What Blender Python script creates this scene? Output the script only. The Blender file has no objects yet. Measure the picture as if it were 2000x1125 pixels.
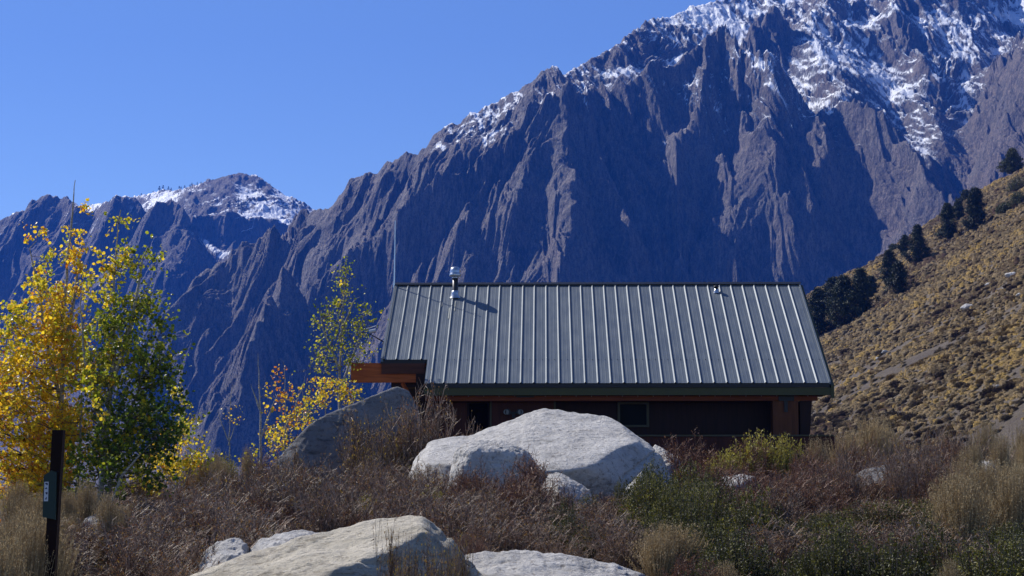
import bpy, bmesh, math, random
import numpy as np
from mathutils import Vector
rng = np.random.default_rng(7)
random.seed(7)
scene = bpy.context.scene
COL = scene.collection
# ------------------------------------------------------------------ camera model (used to survey the place)
F = 3600.0; PITCH = math.radians(6.15); EYE = 1.6
CP, SP = math.cos(PITCH), math.sin(PITCH)
def P(px, py, Y):
    """survey point: world position at distance Y in the direction of photo pixel (px, py)"""
    dx = (px - 1000.0) / F; dy = (562.5 - py) / F
    s = Y / (CP - dy * SP)
    return (dx * s, Y, (SP + dy * CP) * s + EYE)
def PX(x, y, z):
    z = z - EYE
    f = y * CP + z * SP; u = -y * SP + z * CP
    return 1000 + F * x / f, 562.5 - F * u / f
# ------------------------------------------------------------------ numpy noise
_perm = np.random.default_rng(3).permutation(4096)
_ang = np.random.default_rng(4).uniform(0, 2 * np.pi, 4096)
_gx, _gy = np.cos(_ang), np.sin(_ang)
_val = np.random.default_rng(5).uniform(0, 1, 4096)
def _h(ix, iy): return _perm[(_perm[ix & 4095] + iy) & 4095]
def perlin(x, y):
    x = np.asarray(x, float); y = np.asarray(y, float)
    x0 = np.floor(x).astype(np.int64); y0 = np.floor(y).astype(np.int64)
    fx = x - x0; fy = y - y0
    u = fx * fx * fx * (fx * (fx * 6 - 15) + 10); v = fy * fy * fy * (fy * (fy * 6 - 15) + 10)
    def g(ix, iy, dx, dy):
        h = _h(ix, iy); return _gx[h] * dx + _gy[h] * dy
    a = g(x0, y0, fx, fy); b = g(x0 + 1, y0, fx - 1, fy)
    c = g(x0, y0 + 1, fx, fy - 1); d = g(x0 + 1, y0 + 1, fx - 1, fy - 1)
    return ((a + (b - a) * u) * (1 - v) + (c + (d - c) * u) * v) * 1.5
def fbm(x, y, o=4, gain=.5, seed=0.):
    s = 0; a = 1.
    for k in range(o):
        s = s + a * perlin(x * 2 ** k + seed + 17.3 * k, y * 2 ** k - seed + 9.1 * k); a *= gain
    return s
def ridged(x, y, o=4, gain=.5, seed=0.):
    s = 0; a = 1.
    for k in range(o):
        n = 1 - np.abs(perlin(x * 2 ** k + seed + 11.3 * k, y * 2 ** k + seed * .7 + 5.1 * k)) * 2
        s = s + a * n; a *= gain
    return s
def sstep(a, b, x):
    t = np.clip((x - a) / (b - a), 0, 1); return t * t * (3 - 2 * t)
def noise3(Pn, f, seed=0.):
    x, y, z = Pn[:, 0] * f, Pn[:, 1] * f, Pn[:, 2] * f
    return (perlin(x + seed, y + 3.7 * seed) + perlin(y + seed + 31, z - seed) + perlin(z + 57 + seed, x + 2 * seed)) / 1.7
# ------------------------------------------------------------------ mesh helpers
def mesh_np(name, V, Fc, mats, smooth=False, attrs=None, mi=None):
    V = np.ascontiguousarray(V, dtype=np.float32); Fc = np.ascontiguousarray(Fc, dtype=np.int32)
    me = bpy.data.meshes.new(name)
    n, k = Fc.shape
    me.vertices.add(len(V)); me.vertices.foreach_set('co', V.ravel())
    me.loops.add(n * k); me.loops.foreach_set('vertex_index', Fc.ravel())
    me.polygons.add(n)
    me.polygons.foreach_set('loop_start', np.arange(0, n * k, k, dtype=np.int32))
    if smooth: me.polygons.foreach_set('use_smooth', np.ones(n, dtype=bool))
    else: me.polygons.foreach_set('use_smooth', np.zeros(n, dtype=bool))
    for m in (mats if isinstance(mats, (list, tuple)) else [mats]): me.materials.append(m)
    if mi is not None: me.polygons.foreach_set('material_index', np.ascontiguousarray(mi, dtype=np.int32))
    me.update(calc_edges=True)
    for a, vals in (attrs or {}).items():
        at = me.attributes.new(a, 'FLOAT', 'POINT'); at.data.foreach_set('value', np.ascontiguousarray(vals, dtype=np.float32))
    return me
def link(name, me, parent=None, label=None, cat=None, group=None, kind=None, loc=None, rz=0):
    o = bpy.data.objects.new(name, me); COL.objects.link(o)
    if parent is not None: o.parent = parent
    if label: o['label'] = label
    if cat: o['category'] = cat
    if group: o['group'] = group
    if kind: o['kind'] = kind
    if loc is not None: o.location = loc
    if rz: o.rotation_euler = (0, 0, rz)
    return o
def copy_tree(src, loc, rz=0., sc=(1, 1, 1), label=None, group=None, kids=True):
    r = src.copy(); COL.objects.link(r); r.location = loc; r.rotation_euler = (0, 0, rz); r.scale = sc
    if label: r['label'] = label
    if group: r['group'] = group
    if kids:
        for ch in src.children:
            c = ch.copy(); COL.objects.link(c); c.parent = r
    return r
def tubes(A, B, ra, rb, k=3):
    """k-sided tapered tubes for every segment A->B"""
    A = np.asarray(A, float); B = np.asarray(B, float); ra = np.asarray(ra, float); rb = np.asarray(rb, float)
    d = B - A; L = np.linalg.norm(d, axis=1, keepdims=True); L[L == 0] = 1; d = d / L
    up = np.where(np.abs(d[:, 2:3]) > .9, np.array([[1., 0, 0]]), np.array([[0., 0, 1.]]))
    u = np.cross(d, up); u /= np.linalg.norm(u, axis=1, keepdims=True); v = np.cross(d, u)
    V = []
    for j in range(k):
        a = 2 * np.pi * j / k; o = u * np.cos(a) + v * np.sin(a)
        V.append(A + o * ra[:, None]); V.append(B + o * rb[:, None])
    V = np.stack(V, 1).reshape(-1, 3); n = len(A)
    base = np.arange(n)[:, None] * 2 * k
    Fs = []
    for j in range(k):
        j2 = (j + 1) % k
        Fs.append(np.concatenate([base + 2 * j, base + 2 * j2, base + 2 * j2 + 1, base + 2 * j + 1], 1))
    return V, np.concatenate(Fs, 0)
def merge(parts):
    V, Fc, o = [], [], 0
    for v, f in parts:
        V.append(v); Fc.append(f + o); o += len(v)
    return np.concatenate(V), np.concatenate(Fc)
def leaf_polys(C, size, k=5, flat=.8, r=rng, elong=1., updir=None):
    """flat k-gon leaves with random orientation round centres C"""
    n = len(C)
    N = r.normal(size=(n, 3)); 
    if updir is not None: N = N + np.array(updir)
    N /= np.linalg.norm(N, axis=1, keepdims=True)
    T = np.cross(N, r.normal(size=(n, 3))); T /= np.linalg.norm(T, axis=1, keepdims=True); B = np.cross(N, T)
    s = size * r.uniform(.65, 1.25, n)[:, None]
    V = []
    for j in range(k):
        a = 2 * np.pi * j / k
        V.append(C + T * s * np.cos(a) * elong + B * s * np.sin(a) * flat + N * s * (.18 if j % 2 else -.1))
    V = np.stack(V, 1).reshape(-1, 3)
    Fc = np.arange(n * k).reshape(n, k)
    return V, Fc
def box_bm(bm, c, s, rz=0., mi=0):
    M = []
    r = bmesh.ops.create_cube(bm, size=1.0)
    cr, sr = math.cos(rz), math.sin(rz)
    for v in r['verts']:
        x, y, z = v.co.x * s[0], v.co.y * s[1], v.co.z * s[2]
        v.co = (c[0] + x * cr - y * sr, c[1] + x * sr + y * cr, c[2] + z)
    for f in {f for v in r['verts'] for f in v.link_faces}: f.material_index = mi
def bm_obj(name, bm, mats, parent=None, bevel=0., smooth=False, **kw):
    if bevel: bmesh.ops.bevel(bm, geom=[e for e in bm.edges], offset=bevel, segments=2, affect='EDGES', clamp_overlap=True)
    me = bpy.data.meshes.new(name); bm.normal_update(); bm.to_mesh(me); bm.free()
    for m in (mats if isinstance(mats, (list, tuple)) else [mats]): me.materials.append(m)
    if smooth:
        for p in me.polygons: p.use_smooth = True
    return link(name, me, parent, **kw)
def boxes(name, lst, mats, parent=None, bevel=0., **kw):
    bm = bmesh.new()
    for b in lst: box_bm(bm, *b)
    return bm_obj(name, bm, mats, parent, bevel, **kw)
# ------------------------------------------------------------------ material helper
class NT:
    def __init__(s, name):
        s.m = bpy.data.materials.new(name); s.m.use_nodes = True; s.t = s.m.node_tree; s.t.nodes.clear()
        s.out = s.n('ShaderNodeOutputMaterial')
    def n(s, typ, ins=None, **kw):
        nd = s.t.nodes.new(typ)
        for k, v in kw.items(): setattr(nd, k, v)
        for k, v in (ins or {}).items(): s.set(nd, k, v)
        return nd
    def set(s, nd, k, v):
        i = nd.inputs[k]
        if isinstance(v, bpy.types.NodeSocket): s.t.links.new(v, i)
        elif isinstance(v, bpy.types.Node): s.t.links.new(v.outputs[0], i)
        else:
            if isinstance(v, (tuple, list)) and len(v) == 3 and i.type == 'RGBA': v = (*v, 1)
            i.default_value = v
    def attr(s, name): return s.n('ShaderNodeAttribute', attribute_name=name).outputs['Fac']
    def pos(s): return s.n('ShaderNodeNewGeometry').outputs['Position']
    def obj(s): return s.n('ShaderNodeTexCoord').outputs['Object']
    def scale(s, vec, sc, rot=(0, 0, 0)): return s.n('ShaderNodeMapping', {'Vector': vec, 'Scale': sc, 'Rotation': rot}).outputs[0]
    def noise(s, vec, sc, det=4., rough=.55, dist=0.): return s.n('ShaderNodeTexNoise', {'Vector': vec, 'Scale': sc, 'Detail': det, 'Roughness': rough, 'Distortion': dist}).outputs[0]
    def vor(s, vec, sc, feature='F1', out=0): return s.n('ShaderNodeTexVoronoi', {'Vector': vec, 'Scale': sc}, feature=feature).outputs[out]
    def math(s, op, a, b=0., c=0.): return s.n('ShaderNodeMath', {0: a, 1: b, 2: c}, operation=op).outputs[0]
    def ramp(s, fac, stops):
        r = s.n('ShaderNodeValToRGB', {'Fac': fac}); e = r.color_ramp.elements
        while len(e) < len(stops): e.new(.5)
        for q, (p, c) in zip(e, stops):
            q.position = p; q.color = (*c, 1) if isinstance(c, (tuple, list)) else (c, c, c, 1)
        return r.outputs[0]
    def mix(s, fac, a, b, blend='MIX'):
        m = s.n('ShaderNodeMix', data_type='RGBA', blend_type=blend)
        s.set(m, 0, fac)
        for k, v in ((6, a), (7, b)):
            if isinstance(v, tuple) and len(v) == 3: v = (*v, 1)
            s.set(m, k, v)
        return m.outputs[2]
    def bump(s, h, strength=.5, dist=.05, nrm=None):
        d = {'Height': h, 'Strength': strength, 'Distance': dist}
        if nrm is not None: d['Normal'] = nrm
        return s.n('ShaderNodeBump', d).outputs[0]
    def bsdf(s, col, rough=.8, metal=0., bump=None, spec=.5, **kw):
        b = s.n('ShaderNodeBsdfPrincipled')
        s.set(b, 'Base Color', col); s.set(b, 'Roughness', rough); s.set(b, 'Metallic', metal); s.set(b, 'Specular IOR Level', spec)
        if bump is not None: s.set(b, 'Normal', bump)
        s.t.links.new(b.outputs[0], s.out.inputs[0]); s.b = b
        return s.m
def simple(name, col, rough=.7, metal=0., spec=.5, nscale=0, namp=.25, bs=0., bd=.004):
    t = NT(name); c = col
    if nscale:
        nn = t.noise(t.obj(), nscale, 5)
        c = t.mix(nn, tuple(v * (1 - namp) for v in col), tuple(min(1, v * (1 + namp)) for v in col))
        bp = t.bump(nn, bs, bd) if bs else None
        return t.bsdf(c, rough, metal, bp, spec)
    return t.bsdf(c, rough, metal, None, spec)
# ================================================================== MOUNTAIN
def mountain():
    G = ['a']
    segs = []   # (x0,y0,z0,x1,y1,z1,kx,kf,kb)
    def addridge(pts3, kx, kf, kb):
        for a, b in zip(pts3[:-1], pts3[1:]): segs.append((*a, *b, kx, kf, kb, 1. if G[0] == 'bowl' else (-1. if G[0] == 'far' else 0.)))
    def crest(pts, kx, kf, kb):
        addridge([P(*p) for p in pts], kx, kf, kb)
    def spur(pts, Y0, s, kx, kf, kb=3.):
        out = [P(pts[0][0], pts[0][1], Y0)]; Y = Y0
        for q in pts[1:]:
            px, py = q[:2]; ss = q[2] if len(q) > 2 else s
            lo, hi = 300., Y                      # find the distance where the spur, falling at slope ss, meets this direction
            for _ in range(50):
                mid = (lo + hi) / 2; zz = P(px, py, mid)
                d = math.hypot(zz[0] - out[-1][0], zz[1] - out[-1][1])
                if zz[2] > out[-1][2] - ss * d: lo = mid
                else: hi = mid
            Y = (lo + hi) / 2; out.append(P(px, py, Y))
        addridge(out, kx, kf, kb)
    # skyline, main ridge
    crest([(596,404,2150),(622,398,2120),(638,393,2100),(655,370,2090),(680,350,2080),(715,335,2080),(760,312,2070),(800,295,2060),(845,276,2050),(880,255,2050)], 1.6, 1.7, .9)
    G[0] = 'bowl'
    crest([(880,255,2050),(930,225,2060),(960,205,2070),(1000,185,2080),(1035,155,2090),(1060,134,2090),(1080,122,2090),(1092,128,2090),
           (1105,146,2100),(1121,120,2120),(1150,103,2150),(1200,82,2190),(1240,60,2240),(1290,40,2290),(1330,28,2330),
           (1360,15,2370),(1400,3,2400),(1450,-8,2430),(1520,-40,2480),(1600,-90,2550),(1750,-170,2650),(1900,-190,2800),(1990,-120,2850),(2150,-140,2900),(2500,-200,3000)], 1.3, .80, .8)
    G[0] = 'a'
    # left distant peaks
    crest([(-400,560,3300),(-150,490,3250),(0,425,3200),(40,409,3200),(75,392,3200),(105,383,3200),(130,385,3180),(150,402,3150)], 1.3, 1.6, .7)
    crest([(165,408,3200),(205,392,3150),(225,383,3100),(247,387,3100),(268,388,3100),(285,405,3080)], 1.5, 1.9, .9)
    G[0] = 'far'
    crest([(240,392,3650),(330,374,3650),(385,364,3600),(420,352,3500),(440,346,3480),(470,341,3480),(497,348,3480),(520,368,3470),(560,388,3450),(600,405,3450),(680,450,3400)], .55, .50, .5)
    G[0] = 'a'
    crest([(285,405,2950),(330,388,2950),(352,395,2930),(365,425,2900)], 1.6, 1.9, 1.2)
    spur([(105,383),(110,430),(70,520),(20,600),(-60,700)], 3190, 1.9, 1.8, 2.2)
    spur([(225,383),(215,430),(150,500),(110,580),(60,680)], 3090, 1.9, 1.8, 2.2)
    spur([(340,392),(330,450),(290,520),(230,600),(180,700)], 2940, 1.7, 1.8, 2.2)
    spur([(470,342),(440,380),(400,420),(385,450)], 3470, .6, .8, .8)
    spur([(560,388),(520,440),(480,470)], 3440, .5, .5, .6)
    # middle-left slab mass
    spur([(638,393),(600,425),(530,452),(480,478),(430,505),(380,545),(330,600),(290,700),(260,800)], 2100, 1.4, 1.6, 2.0, 1.2)
    spur([(680,350),(650,420),(610,480),(570,520),(520,565),(470,620),(430,700),(400,800),(380,870)], 2080, 1.6, 1.5, 2.1, 1.4)
    spur([(520,565),(500,650),(470,710),(430,760),(395,800),(375,860)], 1790, 1.9, 1.7, 2.2)
    spur([(570,520),(545,600),(520,690),(500,760),(490,860)], 1860, 1.8, 1.8, 2.2)
    spur([(715,335),(700,400),(660,470),(640,540),(625,620),(600,700),(590,800)], 2080, 1.6, 1.7, 2.0)
    spur([(800,295),(790,360),(770,430),(740,520),(730,620),(720,760)], 2060, 1.7, 1.8, 2.2)
    spur([(845,276),(870,330),(860,380),(850,440),(820,480),(800,560),(790,700)], 2050, 1.8, 1.9, 2.3)
    # cliff band: crest in front of the skyline
    KF = 2.4
    crest([(915,372,1960),(930,350,1960),(978,296,1980),(1010,240,1985),(1040,192,1990),(1070,180,1990),(1094,170,1990),(1124,186,2000)], 1.9, KF, 1.1)
    crest([(1124,186,2000),(1150,172,2030),(1184,161,2040),(1215,150,2050),(1246,142,2050),(1280,128,2060),(1310,128,2070),(1340,98,2080),(1376,66,2090),(1400,56,2100),(1418,46,2110)], 1.7, KF, .9)
    crest([(1418,46,2110),(1450,95,2060),(1484,112,2030),(1510,160,2010),(1538,196,2000),(1580,205,1990),(1640,198,1990),(1680,212,1970),(1718,228,1950),(1745,255,1930),(1772,284,1910),(1800,315,1880),(1825,350,1850),(1850,390,1820),(1870,440,1780)], 1.7, KF, 1.0)
    SP_ = lambda pts, Y0, s=1.32, kx=1.3, kf=1.9: spur(pts, Y0, s, kx, kf, 3)
    SP_([(1094,170),(1100,260),(1112,340),(1108,440),(1100,560),(1095,700),(1090,860)], 1990)
    SP_([(1040,192),(1030,290),(1010,380),(1000,470),(990,560),(980,800)], 1990, 1.55)
    SP_([(1124,186),(1150,270),(1190,350),(1215,430),(1235,520),(1250,640),(1260,850)], 2000)
    SP_([(978,296),(955,345),(928,395),(908,450),(885,520),(870,600),(850,800)], 1980, 1.25)
    SP_([(915,372),(900,440),(870,500),(840,560),(820,700)], 1960, 1.25)
    SP_([(1184,161),(1190,228,1.2),(1222,290),(1268,360),(1295,430),(1320,500),(1335,600),(1350,850)], 2040, 1.20)
    SP_([(1310,128),(1300,190),(1270,260),(1285,330),(1305,400)], 2070, 1.55)
    SP_([(1376,66),(1372,130),(1370,160),(1350,215),(1330,250),(1315,280),(1310,340)], 2090, 1.20)
    SP_([(1315,280),(1345,380),(1375,470),(1385,560),(1390,850)], 1985, 1.45)
    SP_([(1418,46),(1440,110,1.2),(1448,150),(1450,208),(1436,246),(1415,300),(1404,360),(1402,420),(1430,480),(1440,560),(1445,850)], 2110, 1.20)
    SP_([(1484,112),(1492,165),(1500,230),(1530,290),(1562,340),(1590,400),(1625,450),(1650,520),(1670,800)], 2030, 1.25)
    SP_([(1450,208),(1480,300),(1500,380),(1510,470),(1515,600),(1520,850)], 2000, 1.50)
    SP_([(1580,205),(1590,250),(1600,300),(1590,385),(1605,420),(1580,470),(1572,520),(1562,570),(1560,850)], 1990, 1.35)
    SP_([(1640,198),(1670,250),(1700,300),(1718,370),(1738,450),(1760,540),(1770,850)], 1990, 1.35)
    SP_([(1718,228),(1745,290),(1780,350),(1800,420),(1830,520),(1850,850)], 1950, 1.35)
    G[0] = 'bowl'
    # rock peaks inside the snow fields
    spur([(1521,27),(1530,60),(1545,92)], 2260, 1.1, 1.2, 1.5, .8)
    spur([(1521,27),(1495,55),(1468,80)], 2260, 1.0, 1.2, 1.5, .8)
    spur([(1600,-90),(1600,10),(1585,60),(1600,110),(1640,170)], 2550, .62, .9, .9, 1)
    spur([(1680,-120),(1680,0),(1660,60),(1672,120),(1700,200),(1740,230)], 2600, .75, .95, 1.)
    spur([(1760,-170),(1750,20),(1800,120),(1810,200),(1830,260)], 2650, .72, .9, .9)
    spur([(1840,-180),(1840,30),(1860,120),(1870,200),(1880,300)], 2700, .75, .8, .8)
    spur([(1940,-150),(1925,20),(1915,100),(1900,200)], 2800, .8, .8, .9)
    G[0] = 'a'
    # right hand mountain beyond the gully
    spur([(2300,-260),(2060,-30),(1990,55),(1965,120),(1945,155),(1925,205),(1918,260),(1908,300),(1895,350),(1890,420),(1885,600)], 2200, 1.3, 1.9, 1.5, .9)
    spur([(2060,-30),(2030,150),(2000,190),(1965,260),(1940,330),(1930,420)], 2000, 1.5, 1.5, 1.6, 1.)
    spur([(2300,-200),(2200,60),(2120,200),(2060,400)], 1900, 1.3, 1.6, 1.6, 1.)
    S = np.array(segs)
    gx = np.arange(-1500, 1700, 6.0); gy = np.arange(820, 4300, 6.0)
    X, Y = np.meshgrid(gx, gy)
    w = sstep(0, 1, np.ones_like(X))
    Xw = X + fbm(X / 130, Y / 130, 3, seed=3) * 13; Yw = Y + fbm(X / 130, Y / 130, 3, seed=9) * 13
    H = np.full(X.shape, 0.)
    T = 5.0
    acc = np.full(X.shape, -1e3)
    cpx = [600, 900, 915, 978, 1040, 1094, 1184, 1310, 1376, 1418, 1450, 1538, 1640, 1718, 1772, 1850, 1870, 1900, 1960, 2300]
    cyy = [1960, 1960, 1958, 1975, 1985, 1985, 2035, 2065, 2085, 2105, 2055, 1995, 1985, 1945, 1905, 1815, 1775, 1700, 1600, 1500]
    front = np.clip(np.interp(1000 + F * Xw / Yw, cpx, cyy) - 8 - Yw, 0, None)
    front2 = np.clip(3230 - Yw, 0, None)
    for (x0, y0, z0, x1, y1, z1, kx, kf, kb, bowl_) in S:
        dx, dy, dz = x1 - x0, y1 - y0, z1 - z0; L2 = dx * dx + dy * dy + 1e-6
        t = np.clip(((Xw - x0) * dx + (Yw - y0) * dy) / L2, 0, 1)
        ox = Xw - (x0 + t * dx); oy = Yw - (y0 + t * dy)
        ky = np.where(oy < 0, kf, kb)
        d = np.sqrt((ox * kx) ** 2 + (oy * ky) ** 2)
        h = z0 + t * dz - d - (front * 3.5 if bowl_ > 0 else (front2 * 2.2 if bowl_ < 0 else 0))
        m = np.maximum(acc, h); acc = m + T * np.log(np.exp((acc - m) / T) + np.exp((h - m) / T)) * (1.0)
    # valley floor, talus apron
    floor = -25 + np.clip((Y - 900) / 900, 0, 1.2) * 50
    acc = np.maximum(acc, floor)
    B = acc
    # eroded relief that follows the fall line: gradient-aligned flutes
    def bil(G, x, y):
        i = np.clip((x - gx[0]) / 6.0, 0, len(gx) - 1.001); j = np.clip((y - gy[0]) / 6.0, 0, len(gy) - 1.001)
        i0 = i.astype(int); j0 = j.astype(int); fi = i - i0; fj = j - j0
        return (G[j0, i0] * (1 - fi) + G[j0, i0 + 1] * fi) * (1 - fj) + (G[j0 + 1, i0] * (1 - fi) + G[j0 + 1, i0 + 1] * fi) * fj
    gyy, gxx = np.gradient(B, 6.0)
    slope = np.sqrt(gxx ** 2 + gyy ** 2)
    k = np.ones(5) / 5
    for ax in (0, 1): slope = np.apply_along_axis(lambda a: np.convolve(a, k, 'same'), ax, slope)
    # polar sheet: columns fan out from the valley mouth, rows spread evenly over what rises
    NC, NR = 1500, 640
    pxs = np.linspace(-330, 2330, NC)
    tx = (pxs - 1000) / F
    ys = np.arange(840, 4250, 2.0)
    YY = ys[None, :] * np.ones((NC, 1)); XX = tx[:, None] * ys[None, :] * 1.0
    HH = bil(B, XX, YY)
    zp = (HH - EYE) / YY
    run = np.maximum.accumulate(zp, axis=1)
    dv = np.diff(run, axis=1); ds = np.abs(np.diff(HH, axis=1)) / YY[:, 1:]
    wgt = dv / (dv.sum(1, keepdims=True) + 1e-9) * .72 + ds / (ds.sum(1, keepdims=True) + 1e-9) * .20 + .08 / dv.shape[1]
    kk = np.ones(9) / 9
    wgt = np.apply_along_axis(lambda a: np.convolve(a, kk, 'same'), 1, wgt)
    wgt = np.apply_along_axis(lambda a: np.convolve(a, np.ones(15) / 15, 'same'), 0, wgt)
    cum = np.concatenate([np.zeros((NC, 1)), np.cumsum(wgt, 1)], 1); cum /= cum[:, -1:]
    q = np.linspace(0, 1, NR)
    Yr = np.stack([np.interp(q, cum[i], ys) for i in range(NC)])
    Xr = tx[:, None] * Yr
    Z = bil(B, Xr, Yr); SL = bil(slope, Xr, Yr)
    steep = sstep(.55, 1.3, SL)
    left = sstep(760, 560, pxs)[:, None] * np.ones_like(Xr)
    wa = 12 + 16 * left
    wx = fbm(Xr / 90, Yr / 90, 3, seed=21) * wa; wy = fbm(Xr / 90, Yr / 90, 3, seed=33) * wa
    shr = np.interp(pxs, [560, 700, 900, 1060, 1094, 1150, 1260, 1340, 1380, 1440, 1500, 1600, 1850, 1900], [-.55, -.5, -.42, -.3, .1, .42, .45, .0, -.12, -.1, .35, .38, .42, 0])[:, None] * (1 - left) * (Yr < 2250)
    xw0, yw0 = Xr + wx - shr * (1990 - Yr), Yr + wy
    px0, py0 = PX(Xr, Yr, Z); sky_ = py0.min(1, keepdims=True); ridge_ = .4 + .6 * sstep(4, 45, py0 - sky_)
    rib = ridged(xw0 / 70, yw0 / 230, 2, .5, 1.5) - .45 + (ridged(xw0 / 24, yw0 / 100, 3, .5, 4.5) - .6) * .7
    def flutes(xr, yr):
        z = (ridged(xr / 70, yr / 230, 2, .5, 1.5) - .7) * (2 + 11 * steep)
        z = z + (ridged(xr / 24, yr / 100, 3, .5, 4.5) - .9) * (1.2 + 6.0 * steep)
        return z + (ridged(xr / 8.5, yr / 34, 3, .6, 7.5) - .9) * (.5 + 2.8 * steep)
    ca, sa = math.cos(math.radians(50)), math.sin(math.radians(50))
    xw, yw = xw0, yw0
    rough_ = sstep(10, 60, Z - 0.012 * Yr)
    z1 = flutes(xw, yw); z2 = flutes(xw * ca - yw * sa, (xw * sa + yw * ca))
    xr = xw * (1 - left) + (xw * ca - yw * sa) * left; yr = yw
    Z = Z + fbm(Xr / 160, Yr / 220, 3, seed=2) * 7 * rough_
    Z = Z + (z1 * (1 - left) + z2 * left) * rough_ * ridge_
    cr = fbm(Xr / 26, Yr / 34, 4, .58, seed=40)
    Z = Z + np.maximum(cr, -.12) * (4.5 - 2.6 * steep + 1.6 * left) * rough_
    Z = Z + np.minimum(fbm(Xr / 55, Yr / 80, 3, .55, seed=44), .2) * 7 * steep * rough_
    Z = Z + fbm(Xr / 7, Yr / 9, 3, .6, seed=50) * (1.2 - .2 * steep) * rough_
    # benches
    V = np.stack([Xr, Yr, Z], -1)
    N = np.cross(V[2:, 1:-1] - V[:-2, 1:-1], V[1:-1, 2:] - V[1:-1, :-2]); N /= np.linalg.norm(N, axis=-1, keepdims=True) + 1e-9
    nz = np.ones(Z.shape); nz[1:-1, 1:-1] = np.abs(N[..., 2]); nz = nz
    ny = np.zeros(Z.shape); ny[1:-1, 1:-1] = N[..., 1]
    PXX, PYY = PX(Xr, Yr, Z)
    # --- snow: lies on gentle ground above the snow line, deeper in the high bowls
    alt = sstep(250, 470, Z)
    nbig = fbm(Xr / 110, Yr / 110, 4, .6, seed=60); nsm = fbm((xr + .5 * Yr) / 9, (yr - .3 * Xr) / 34, 4, .7, seed=61)
    snow = (nz - .60) * 2.4 + (alt - .76) * 1.6 + nbig * .34 + nsm * .75 - steep * .55
    # high bowl and ridge carry more, west facing slabs almost none
    bowl = sstep(1180, 1420, pxs)[:, None] * sstep(330, 470, Z)
    snow = snow - bowl * .08 - sstep(1450, 1200, pxs)[:, None] * (.66 - .9 * (nsm > .25) * .3)
    far = sstep(2900, 3300, Yr) * sstep(60, 300, pxs)[:, None] * sstep(720, 640, pxs)[:, None]
    snow = snow + far * (.15 + .5 * sstep(430, 480, pxs)[:, None]) - sstep(520, 400, pxs)[:, None] * (1 - far) * (.05 - .30 * sstep(200, 420, Z))
    midl = sstep(840, 700, pxs)[:, None] * (Yr < 2500)
    snow = snow - midl * .42
    rr = sstep(1895, 1950, pxs)[:, None] * sstep(60, 160, PYY)
    snow = snow - rr * .8
    fr = (Yr < 2300) * sstep(1250, 900, pxs)[:, None]
    snow = snow + fr * sstep(1.25, .9, SL) * .15 + sstep(200, 330, Z) * (Yr < 2400) * .2
    def streak(pts, wd, amt):
        d = np.full(Z.shape, 1e9)
        for (a0, b0), (a1, b1) in zip(pts[:-1], pts[1:]):
            L2 = (a1 - a0) ** 2 + (b1 - b0) ** 2; tt = np.clip(((PXX - a0) * (a1 - a0) + (PYY - b0) * (b1 - b0)) / L2, 0, 1)
            d = np.minimum(d, np.hypot(PXX - a0 - tt * (a1 - a0), PYY - b0 - tt * (b1 - b0)))
        return amt * np.exp(-(d / wd) ** 2)
    for pts, wd, amt in [([(1250, 160), (1275, 215), (1300, 268), (1302, 340)], 7, .8), ([(1300, 150), (1290, 220), (1295, 270)], 16, .3),
                         ([(865, 285), (895, 320), (920, 350)], 12, .5), ([(1000, 215), (960, 260), (925, 330), (900, 350)], 22, .45),
                         ([(1440, 70), (1484, 130), (1530, 195), (1550, 250)], 7, .8), ([(1350, 150), (1400, 215), (1430, 280)], 12, .45),
                         ([(1140, 180), (1160, 250), (1200, 330), (1225, 400)], 14, .35), ([(1560, 240), (1640, 310), (1670, 400)], 14, .3),
                         ([(375, 455), (405, 478), (435, 497)], 6, 1.6), ([(1240, 230), (1255, 300), (1290, 360)], 14, .35),
                         ([(150, 440), (190, 430), (150, 480), (130, 520)], 16, .7), ([(300, 390), (390, 367)], 9, .8),
                         ([(150, 400), (180, 405), (200, 395)], 6, .9), ([(45, 410), (75, 393)], 5, .7), ([(395, 590), (430, 570), (470, 530)], 16, .35), ([(1790, 300), (1850, 370)], 14, .4)]:
        snow = snow + streak(pts, wd, amt)
    snow = snow + streak([(1290, 45), (1400, 18), (1530, 0)], 20, .5) + streak([(1450, 90), (1560, 170), (1690, 260)], 32, .4) - streak([(1760, 60), (1800, 180), (1860, 320)], 60, .22) + streak([(1950, 20), (2000, 5)], 25, .6)
    snow = snow - streak([(375, 385), (410, 420), (440, 450)], 30, 1.0) - streak([(425, 352), (470, 342), (525, 366)], 13, 1.8) - streak([(560, 392), (600, 404)], 9, .5) - streak([(400, 372), (440, 362), (460, 400)], 16, .5)
    snow = snow - streak([(1468, 80), (1521, 35), (1555, 92)], 22, .8) - streak([(1000, 180), (1080, 125)], 16, .25)
    tone = fbm(xr / 60, yr / 240, 4, .6, seed=70)
    idx = np.arange(NC * NR).reshape(NC, NR)
    Fc = np.stack([idx[:-1, :-1], idx[1:, :-1], idx[1:, 1:], idx[:-1, 1:]], -1).reshape(-1, 4)
    t = NT('mountain_rock')
    p = t.pos()
    n1 = t.noise(t.scale(p, (1, .5, .35)), .035, 6, .62)
    n2 = t.noise(t.scale(p, (1, .6, .25)), .22, 6, .65)
    n4 = t.noise(t.scale(p, (1, .8, .55)), .75, 4, .7)
    n3 = t.noise(p, .012, 4, .6)
    rock = t.ramp(n1, [(.32, (.018, .017, .022)), (.46, (.044, .043, .048)), (.56, (.080, .076, .078)), (.7, (.165, .15, .14))])
    warm = t.ramp(t.attr('tone'), [(.0, 0.), (.5, 1.)])
    pale = t.ramp(t.attr('tone'), [(.0, 1.), (.25, .0)])
    rock = t.mix(t.math('MULTIPLY', warm, .4), rock, (.19, .11, .07))
    rock = t.mix(t.ramp(t.attr('rib'), [(.45, 0.), (.8, .75)]), rock, (.17, .135, .11))
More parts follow.
